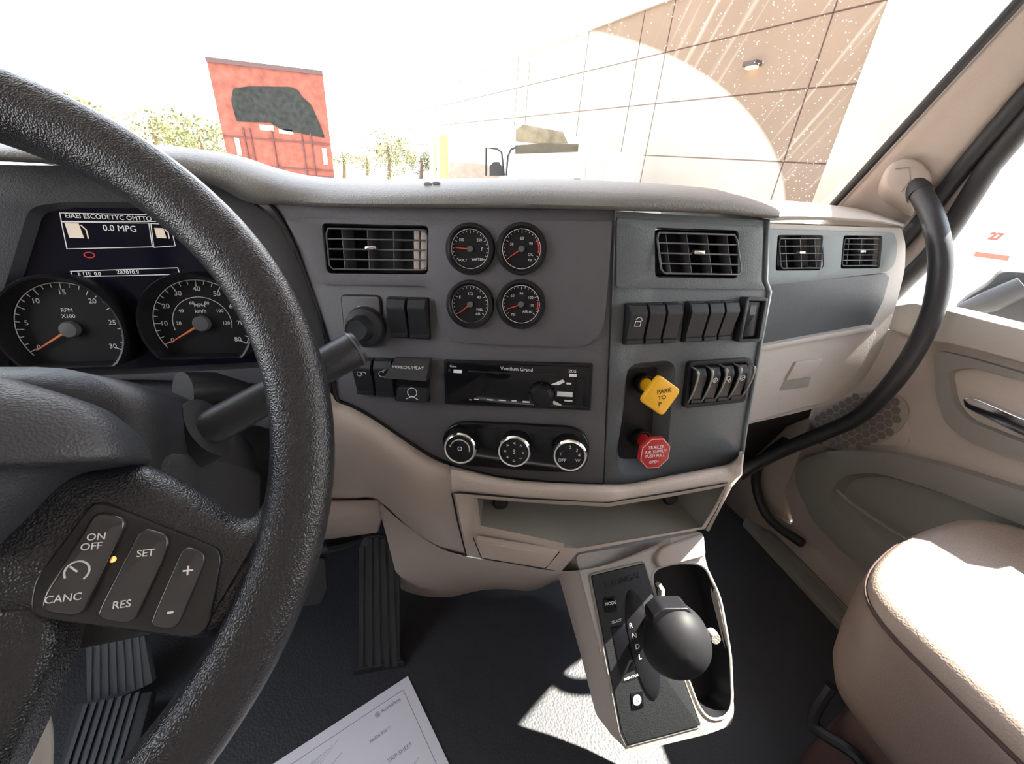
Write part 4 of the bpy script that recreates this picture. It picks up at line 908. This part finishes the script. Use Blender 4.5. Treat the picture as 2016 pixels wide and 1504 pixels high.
# gear selector
gs = thing('gear_selector', FK, 'large black egg shaped gear selector knob over the floor console', 'gear lever', at_uv=FK.uv(1330, 1255, .06))
kc = at(1331, 1256, d=.565); base = FK.P(*FK.uv(1300, 1235, .0), -.0)
ax = (kc-base).normalized()
MB().tube([FK.P(.115, -.12, .002), base.lerp(kc, .5), kc], [.014, .010, .011], 16).build('lever_shaft', M['black'], gs)
fK2 = Fr(kc, Rt, Up); loops = []
for i in range(15):
    th = math.pi*(i+.0001)/14; rr = math.sin(th); n = math.cos(th)
    loops.append([fK2.P(.0445*rr*math.cos(a)*(1-.12*math.sin(a)), -.002+.0475*rr*math.sin(a), .040*n) for a in [2*math.pi*k/36 for k in range(36)]])
MB().loft(loops, caps=False).build('knob', M['knobm'], gs, smooth=80)
MB().slab(fK2, fillet([(-.036, .020), (.012, .026), (.020, .034), (.012, .0465), (-.022, .046), (-.036, .034)], .004), -.020, .012, .006, seg=4).build('release_button', M['black'], gs, smooth=60)
sb_ = MB().lathe(Fr(kc+Rt*.049+Up*.004, -Fw.cross(Up), Up), 0, 0, [(.006, -.01), (.007, .0), (.0065, .006), (.003, .009), (.0005, .0095)], 20).build('side_button', M['beigeL'], gs, label='pale side button')

# ================================================================== PEDALS, PAPER, SEAT
pb = at(742, 1316, z=.012); pt_ = at(738, 1056, y=.745)
FG = Fr(pb, (1, -.05, 0), pt_-pb)
ped = thing('accelerator_pedal', FG, 'tall ribbed black accelerator pedal right of the wheel rim', 'pedal')
pq2 = FG.uvs([(710, 1064), (722, 1055), (752, 1052), (764, 1060), (768, 1078), (780, 1100), (787, 1130), (788, 1304), (708, 1320), (709, 1200)])
MB().slab(FG, fillet(pq2, .006), -.02, 0, .003).build('pad', M['blackm'], ped)
g = MB()
for x0, x1, y0 in [(712, 711, 1078), (728, 729, 1062), (741, 745, 1060), (754, 762, 1062), (768, 778, 1082)]:
    g.line(FG, [FG.uv(x0, y0), FG.uv(x1, 1308)], .0105, 0, .004)
g.build('rib', M['switch'], ped, kind=None, smooth=30)
MB().slab(FLR, FLR.uvs([(696, 1330), (706, 1312), (792, 1300), (796, 1312)]), 0, .02, .004).build('hinge_base', M['blackm'], ped)
bk = thing('brake_pedal', at(640, 1110, y=.66), 'black brake pedal arm half hidden behind the wheel rim', 'pedal')
MB().tube([at(705, 1060, y=.72), at(668, 1070, y=.68), at(640, 1075, y=.66), at(600, 1080, y=.66)], [.014, .018, .02, .018], 10, flat=.6).build('arm', M['blackm'], bk)
fB = Fr(at(610, 1150, y=.66), (1, 0, 0), (0, .5, 1)); MB().slab(fB, fillet(fB.uvs([(560, 1090), (640, 1100), (644, 1160), (630, 1190), (560, 1200)]), .006), -.012, 0, .004).build('pad', M['blackm'], bk)
FF = Fr(at(230, 1350, y=.62), (1, .0, 0), (0, .55, .8))
fp = thing('foot_rest', FF, 'ribbed black pedal pad seen under the wheel pod', 'pedal')
MB().slab(FF, fillet(FF.uvs([(168, 1240), (282, 1240), (300, 1345), (240, 1372), (170, 1385)]), .004), -.015, 0, .004).build('pad', M['panelR'], fp)
g = MB()
for k in range(7): g.line(FF, [FF.uv(180+15*k, 1240), FF.uv(178+17*k, 1375-4*k)], .006, 0, .003)
g.build('rib', M['panelR'], fp, smooth=30)
FF2 = Fr(at(200, 1450, z=.04), (1, 0, 0), (0, 1, .25))
f3 = thing('foot_plate', FF2, 'ribbed black floor plate at the bottom edge, below the pedal pad', 'foot plate')
MB().slab(FF2, FF2.uvs([(150, 1385), (300, 1360), (250, 1560), (100, 1560)]), -.02, 0, .003).build('plate', M['blackm'], f3)
g = MB()
for k in range(7): g.line(FF2, [FF2.uv(170+17*k, 1390-4*k), FF2.uv(118+17*k, 1550)], .007, 0, .004)
g.build('rib', M['switch'], f3, smooth=30)
MB().tube(catmull([at(35, 1350, y=.30), at(60, 1385, y=.29), at(78, 1440, y=.28), at(80, 1510, y=.27), at(70, 1600, y=.26)], 5), .0085, 12).build('seat_trim', M['beigeL'], label='pale curved edge trim at the bottom left corner')
bpy.data.objects['seat_trim']['category'] = 'trim'
# paper
P0 = at(803, 1331, z=.003); pa = (at(545, 1504, z=.003)-P0).normalized(); pc = (at(884, 1504, z=.003)-P0).normalized()
Fpa = Fr(P0, pc, Z((0, 0, 1)).cross(pc)); 
if Fpa.v.dot(pa) < 0: Fpa.v = -Fpa.v; 
Fpa.n = Z((0, 0, 1))
pap = thing('paper_sheet', P0, 'white printed sheet of paper lying on the dark floor', 'paper')
MB().slab(Fpa, [(0, 0), (.28, 0), (.28, .36), (0, .36)], 0, .0006).build('sheet', M['paper'], pap, smooth=0)
g = MB(); g.line(Fpa, [(.26, .02), (.02, .02), (.02, .34), (.26, .34)], .0012, .0006, .0002)
for k in range(14):
    a, b = random.uniform(.05, .22), random.uniform(.04, .3); L_ = random.uniform(.02, .06)
    g.line(Fpa, [(a, b), (a+L_*.4, b+L_), (a+L_*.5, b+L_*1.1)], .0007, .0006, .0002)
for k in range(6): g.line(Fpa, [(.03+.002*k, .16+.012*k), (.07-.003*k, .24+.01*k)], .0005, .0006, .0002)
ang = math.atan2(1, 0)
for a, b, s_, sz in [(.033, .06, '@ Kursahne', .011), (.07, .09, 'AHEN 302.11', .008), (.12, .07, 'TRIP SHEET', .01), (.1, .2, 'AM 1234', .012)]:
    cu = MB()
    Fx = Fr(Fpa.P(a, b, 0), -Fpa.v, Fpa.u*-1 if (-Fpa.v).cross(-Fpa.u).z > 0 else Fpa.u)
    g.text(Fx, s_, 0, 0, sz, .0008)
g.build('print', M['pink'], pap, smooth=0)
# passenger seat
seat = thing('passenger_seat', (.87, .05, 0), 'taupe vinyl passenger seat, sunlit white on top', 'seat')
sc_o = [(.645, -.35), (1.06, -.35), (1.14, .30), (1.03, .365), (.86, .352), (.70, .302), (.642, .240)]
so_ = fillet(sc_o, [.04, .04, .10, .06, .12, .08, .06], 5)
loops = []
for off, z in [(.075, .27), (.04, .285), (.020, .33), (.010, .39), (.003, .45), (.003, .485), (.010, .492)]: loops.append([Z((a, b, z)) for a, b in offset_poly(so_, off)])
MB().loft(loops, caps=True).build('cushion_side', M['seat_shade'], seat, smooth=70)  # shade on the side is put into a darker seat vinyl
loops = []
for off, z in [(.008, .488), (.006, .496), (.014, .512)]: loops.append([Z((a, b, z)) for a, b in offset_poly(so_, off)])
for k, z in [(.90, .522), (.78, .527), (.5, .531), (.2, .532)]: loops.append([Z((a, b, z)) for a, b in scale_poly(so_, k, (.86, .02))])
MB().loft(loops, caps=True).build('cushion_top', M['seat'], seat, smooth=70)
pp = [Z((a, b, .490)) for a, b in offset_poly(so_, .006)]; MB().tube(pp+[pp[0]], .0032, 8).build('piping', M['seatb'], seat)
MB().slab(FLR, fillet([(.71, -.35), (1.05, -.35), (1.05, .25), (.71, .22)], .02), .0, .30, .008).build('seat_base', M['seatb'], seat)
MB().tube(catmull([Z((.69, .24, .28)), Z((.672, .22, .20)), Z((.69, .15, .22)), Z((.675, .1, .12))], 5), .010, 8).build('wiring', M['black'], seat)

# ================================================================== GRAB HANDLE
gh = thing('grab_handle', at(1780, 345, x=1.07), 'long bent black grab handle from the windshield pillar down to the floor', 'grab handle')
hp_ = [(1806, 372, 1.045), (1822, 398, 1.035), (1840, 440, 1.02), (1851, 500, 1.01), (1848, 560, 1.01), (1832, 625, 1.015), (1795, 700, 1.02), (1745, 768, 1.03), (1690, 820, 1.04), (1620, 853, 1.03), (1550, 882, 1.01), (1490, 912, .98), (1455, 935, .95)]
MB().tube(catmull([at(a, b, x=c) for a, b, c in hp_], 6), .0185, 20).build('tube', M['rubpipe'], gh, smooth=80)
MB().tube([at(1798, 360, x=1.055), at(1812, 385, x=1.042)], [.022, .0215], 20).build('sleeve', M['seal'], gh)
fm = Fr(at(1782, 345, x=1.045), (.55, -.8, .0), (0.1, .35, 1))
loops = []
ms = fillet(fm.uvs([(1734, 362), (1748, 326), (1785, 312), (1815, 322), (1836, 352), (1830, 372), (1806, 398), (1800, 412), (1745, 380)]), .013, 4)
for k, n in [(1.12, -.05), (1.08, -.02), (1.03, .0), (.98, .012), (.90, .018), (.80, .0205), (.4, .022), (.05, .022)]: loops.append([fm.P(a, b, n) for a, b in scale_poly(ms, k)])
MB().loft(loops).build('mount_cover', M['beige'], gh, smooth=70)
sq = fm.uvs([(1763, 333), (1790, 330), (1792, 355), (1775, 378)], .02); MB().line(fm, [sq[0], sq[1], sq[2], sq[3]], .0016, .0215, .001).build('cover_seam', M['greyd'], gh)

# ================================================================== OUTSIDE
asph = mat('pale asphalt', (.45, .43, .40), .9, noise=.1)
MB().box(Fr((0, 0, 0), (1, 0, 0), (0, 1, 0)), -120, 60, -20, 200, -1.4, -1.3).build('ground', asph, kind='structure')
# concrete wall building
gd = Z((-.165, .986, 0)).normalized(); FB_ = Fr((12, 11.025, 0), -gd, (0, 0, 1))
wallm = mat('tan concrete wall', (.30, .265, .22), .9, noise=.12, nscale=.6, bump=.3, bscale=30)
whitem = mat('white painted wall', (.62, .60, .55), .9)
tz = FB_.uv(1240, 32)[1]; print('wall top', tz)
bld = thing('warehouse_building', (12, 11, -1.3), 'long tan concrete panel warehouse wall along the right side outside', 'building')
MB().box(FB_, -95, .02, -1.3, tz, -6, 0).build('tan_wall', wallm, bld)
MB().box(FB_, .02, 14, -1.3, tz+.6, -6, .12, .02).build('white_wall', whitem, bld, label='white painted wall section')
g = MB()
for z in (1.49, 3.39, 5.1): g.slab(FB_, [(-95, z), (.02, z), (.02, z+.035), (-95, z+.035)], 0, .012)
for u in (-1.42, -8.1, -9.9, -14.2, -21, -22.8, -36, -51): g.slab(FB_, [(u, -1.3), (u+.035, -1.3), (u+.035, tz), (u, tz)], 0, .012)
g.build('panel_joint', mat('dark joint', (.10, .07, .06), .9), bld)
MB().box(FB_, -95, .02, tz, tz+.15, -6, .12).build('coping', whitem, bld)
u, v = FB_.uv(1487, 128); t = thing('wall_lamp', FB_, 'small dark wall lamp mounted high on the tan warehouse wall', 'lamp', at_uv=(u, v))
MB().box(FB_, u-.25, u+.25, v-.05, v+.08, 0, .3, .02).build('housing', M['panel'], t); MB().box(FB_, u-.18, u+.18, v-.12, v-.05, .04, .22, .02).build('lens', mat('emissive lamp lens', (1, .8, .45), .4, emit=6), t)  # warm emission on the lens block makes the bright spot
# red trailer
k_ = 13/9.5; cl, crr = -2.89*k_, -1.13*k_
ftr = Fr(((cl+crr)/2, 13, -1.3), (1, .0, 0), (0, 0, 1))
redp = mat('weathered red paint', (.185, .056, .040), .6, noise=.7, nscale=5, spec=.2)
tr_ = thing('red_trailer', ftr, 'weathered red trailer front with dark arched patch, beyond the dashboard', 'trailer')
hw = (crr-cl)/2; H = 1.3+1.05+ (2.085-1.05)*k_
lth = 6.0; bx = []
for sx, sz in ((-hw, .9), (hw, .9), (hw, H), (-hw, H)): bx.append(ftr.P(sx, sz, 0))
lp2 = [p + Z((-.205*lth, lth, 0)) for p in bx]
MB().loft([bx, lp2]).build('body', redp, tr_, smooth=0)
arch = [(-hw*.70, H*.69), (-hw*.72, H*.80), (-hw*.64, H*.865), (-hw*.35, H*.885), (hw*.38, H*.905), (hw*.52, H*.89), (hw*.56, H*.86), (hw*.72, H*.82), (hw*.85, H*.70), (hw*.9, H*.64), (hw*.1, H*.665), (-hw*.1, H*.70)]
MB().slab(ftr, fillet(arch, .05), 0, .02).build('dark_patch', mat('black mottled patch', (.022, .024, .022), .8, bump=1, bscale=12, noise=.9, nscale=9, spec=.1), tr_, label='dark arched patch')  # near-black mottled arch laid on the trailer front
g = MB()
for z in (H*.60, H*.44, H*.40): g.slab(ftr, [(-hw, z), (hw, z), (hw, z+.025), (-hw, z+.025)], .0, .03)
for u in (-hw*.62, -hw*.5, -hw*.1, hw*.45, hw*.62): g.slab(ftr, [(u, .9), (u+.025, .9), (u+.025, H*.66), (u, H*.66)], .0, .035)
g.build('rib', mat('dark red rib', (.07, .02, .018), .7), tr_)
g = MB()
for u0, u1, z0, z1 in [(-.36, -.06, H*.655, H*.685), (.05, .36, H*.645, H*.67), (-hw*.80, -hw*.72, H*.50, H*.60), (hw*.82, hw*.9, H*.48, H*.58), (-hw*.9, -hw*.55, H*.44, H*.465)]: g.slab(ftr, [(u0, z0), (u1, z0), (u1, z1), (u0, z1)], .0, .02)
g.tube([ftr.P(.15, H*.22, .08), ftr.P(.55, H*.31, .08)], .03, 8).build('white_marker', whitem, tr_, label='white stripes and strut')
MB().slab(ftr, [(-hw, H-.06), (hw, H-.06), (hw, H+.03), (-hw, H+.03)], -.02, .06).build('top_rail', mat('dark edge rail', (.06, .03, .03), .6), tr_)
g = MB()
for sx in (-hw+.25, hw-.25): g.tube([ftr.P(sx-.2, .5, -4), ftr.P(sx+.2, .5, -4)], .5, 20)
g.box(ftr, -hw+.2, hw-.2, .6, .92, -5.5, -.5).build('undercarriage', M['black'], tr_)
# trees beyond
leafm = mat('bright green leaves', (.10, .10, .035), .8, noise=.5, nscale=1)
barkm = mat('brown bark', (.12, .08, .05), .9)
def tree(px, py, y, w, label, seed):
    rnd = random.Random(seed); b = at(px, 330, y=y); top_ = at(px, py, y=y); h = top_.z+1.3
    t = thing('tree', (b.x, y, -1.3), label, 'tree', 'trees at the far edge of the yard')
    MB().tube([Z((b.x, y, -1.3)), Z((b.x+.1, y, -1.3+h*.5)), Z((b.x, y, -1.3+h*.8))], [.18, .12, .05], 8).build('trunk', barkm, t)
    g = bmesh.new(); n = 0
    blobs = [(rnd.uniform(-.5, .5)*w, rnd.uniform(-.4, .4)*w, -1.3+h*rnd.uniform(.3, .88), w*rnd.uniform(.2, .38)) for _ in range(9)]
    while n < 1300:
        bx_, by_, bz_, br = rnd.choice(blobs); d = Z((rnd.gauss(0, 1), rnd.gauss(0, 1), rnd.gauss(0, 1))).normalized()*br*rnd.uniform(.6, 1)
        c = Z((b.x+bx_, y+by_, bz_))+d; a_ = Z((rnd.gauss(0, 1), rnd.gauss(0, 1), rnd.gauss(0, 1))).normalized(); b_ = a_.orthogonal().normalized(); s_ = rnd.uniform(.07, .17)*w/4
        g.faces.new([g.verts.new(c+a_*s_), g.verts.new(c+b_*s_*.6), g.verts.new(c-a_*s_), g.verts.new(c-b_*s_*.6)]); n += 1
    mb = MB(); mb.merge(g); mb.build('crown', leafm, t, smooth=0)
tree(200, 196, 32, 4.0, 'pale leafy tree above the wheel rim, farthest left', 1)
tree(320, 226, 38, 3.5, 'pale leafy tree between the leftmost tree and the red trailer', 2)
tree(405, 232, 28, 3.0, 'bushy yellow green tree just left of the red trailer', 3)
tree(676, 285, 34, 1.6, 'small narrow tree just right of the red trailer', 4)
tree(765, 268, 36, 2.6, 'leafy tree between the red trailer and the yellow pole', 5)
tree(722, 292, 42, 1.6, 'low thin tree second right of the red trailer', 7)
tree(828, 296, 40, 2.0, 'small round tree just left of the yellow pole', 6)
# yellow pole
pz = at(851, 243, y=24)
yp = thing('yard_pole', (pz.x, 24, -1.3), 'tall yellow pole standing in the yard left of the warehouse', 'pole')
MB().tube([Z((pz.x, 24, -1.3)), Z((pz.x, 24, pz.z))], .16, 12).build('post', mat('yellow post paint', (.62, .52, .20), .6), yp)
MB().box(Fr((pz.x+.5, 24, -1.3), (1, 0, 0), (0, 0, 1)), -.15, .25, 0, 3.0, -.3, .1, .02).build('cabinet', mat('olive cabinet', (.22, .20, .10), .7), yp)
MB().box(Fr((pz.x-.1, 24, pz.z), (1, 0, 0), (0, 0, 1)), -.35, .1, -.1, .12, -.1, .1, .02).build('pole_head', M['greyd'], yp)
# low building at left of warehouse
fl = Fr(at(870, 300, y=30), (1, 0, 0), (0, 0, 1)); 
a, b = fl.uv(868, 262), fl.uv(1010, 262)
t = thing('low_building', fl, 'low cream building with tan brick base behind the yellow pole', 'building')
MB().box(fl, a[0], b[0], -1.6, a[1], -3, 0).build('cream_wall', mat('cream wall', (.62, .58, .42), .9), t); a2 = fl.uv(880, 318)
MB().box(fl, a[0]+.4, b[0]-.1, -1.6, a2[1], 0, .08).build('brick_base', mat('tan brick', (.34, .25, .20), .9, noise=.4, nscale=3), t)
# white semi truck
yt_ = 16.5; ft = Fr((at(1075, 300, y=yt_).x, yt_, 0), (1, 0, 0), (0, 0, 1))
wp = mat('white truck paint', (.50, .50, .49), .35, coat=.3)
t = thing('white_truck', (ft.o.x, yt_, -1.3), 'white semi truck facing the cab with wide reflecting windshield', 'truck')
T = lambda px, py, n=0: ft.uv(px, py, n)
l, r = T(1013, 300)[0], T(1138, 300)[0]
zr = T(1075, 262)[1]
MB().slab(ft, fillet([(l, -1.0), (r, -1.0), (r, T(1138, 300)[1]), (r-.15, T(1100, 262)[1]), (l+.5, T(1030, 241)[1]), (l, T(1013, 252)[1])], .08), -2.2, 0, .05).build('cab', wp, t)
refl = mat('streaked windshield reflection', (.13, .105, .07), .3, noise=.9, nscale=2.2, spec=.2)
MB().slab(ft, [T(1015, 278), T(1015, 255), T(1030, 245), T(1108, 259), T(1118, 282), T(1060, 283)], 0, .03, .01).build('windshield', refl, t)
MB().slab(ft, [T(1014, 303), T(1014, 286), T(1060, 283), T(1138, 283), T(1137, 299)], 0, .06, .01).build('sun_visor', mat('dark bronze visor', (.055, .045, .03), .5, noise=.4, nscale=5, spec=.2), t)
MB().slab(ft, [T(1014, 350), T(1014, 306), T(1136, 303), T(1140, 350)], 0, .6, .08).build('hood', wp, t)
for pts in ([(954, 345), (954, 291), (975, 293), (984, 300), (989, 345)], [(993, 345), (996, 308), (1002, 294), (1012, 290)]):
    MB().tube([ft.P(*T(*p), .3) for p in pts], .035, 8).build('mirror_arm', M['black'], t)
MB().slab(ft, [T(960, 345), T(960, 326), T(968, 318), T(978, 318), T(986, 330), T(987, 345)], .25, .4, .02).build('mirror', M['black'], t)
MB().tube([ft.P(*T(1048, 243), -.5), ft.P(*T(1128, 235), -.5)], .03, 6).build('antenna', M['greyd'], t)
MB().box(ft, T(1146, 0)[0]-.06, T(1146, 0)[0]+.06, T(1146, 345)[1], T(1146, 322)[1], .2, .3, .02).build('marker_lamp', mat('orange red marker', (.8, .12, .03), .4), t)
MB().box(ft, l+.2, r-.2, -1.3, -.9, -2, .3).build('underbody', M['black'], t)
# white box trailers beside it
t = thing('box_trailer', (8.4, 16.5, -1.3), 'row of pale box trailer panels right of the white truck', 'trailer')
fx = Fr((0, 16.5, 0), (1, 0, 0), (0, 0, 1)); a, b = fx.uv(1152, 293), fx.uv(1268, 300)
bxm2 = mat('tan panel edge', (.34, .30, .24), .6)
bxm = mat('pale trailer panel', (.5, .48, .45), .6)
MB().box(fx, a[0], min(b[0], 9.9), -.3, a[1], -1.5, 0, .03).build('body', bxm, t)
g = MB()
for px_ in (1158, 1185, 1195, 1228, 1262): u = fx.uv(px_, 300)[0]; g.box(fx, u-.02, u+.02, -.3, a[1]-.05, 0, .03)
g.build('panel_edge', bxm2, t); MB().box(fx, a[0]+.3, a[0]+1, -1.3, -.3, -1, -.2).build('landing_gear', M['black'], t)
# vehicles seen through the side window
fs = Fr((4.2, 1.6, 0), Z((.5, -.87, 0)), (0, 0, 1))
t = thing('parked_van', fs, 'white parked vehicle with red numerals seen through the side window', 'van')
q1 = fs.uvs([(1880, 540), (1895, 470), (1925, 440), (2016, 425), (2300, 400), (2300, 760), (1860, 640)])
MB().slab(fs, fillet(q1, .05), -1.5, 0, .05).build('body', wp, t)
MB().text(fs, '27', *fs.uv(1960, 466), .06, .005, bold=.004).build('numeral', M['redm'], t, label='red numerals')
MB().line(fs, fs.uvs([(1922, 500), (1982, 508)]), .03, 0, .02).build('side_stripe', mat('dull red', (.25, .06, .04), .5), t)
fm2 = Fr((1.75, .95, .0), Z((.5, -.87, 0)), (0, 0, 1))
t = thing('fender_mirror', fm2, 'large black plastic mirror housing outside the passenger window', 'mirror')
q2 = fm2.uvs([(1874, 612), (1905, 585), (1950, 558), (1968, 534), (2016, 536), (2100, 540), (2100, 700), (2016, 650), (1940, 632)])
MB().slab(fm2, fillet(q2, .02), -.08, 0, .02, seg=4).build('housing', M['blackm'], t)
MB().tube([fm2.P(*fm2.uv(1890, 610), .02), fm2.P(*fm2.uv(1950, 590), .03), fm2.P(*fm2.uv(2016, 560), .03)], [.02, .035, .03], 12).build('mirror_arm', M['blackm'], t)
MB().tube([fm2.P(*fm2.uv(2050, 690), -.04), Z((1.25, .5, .55))], .015, 8).build('bracket', M['black'], t)
bpy.context.view_layer.update()
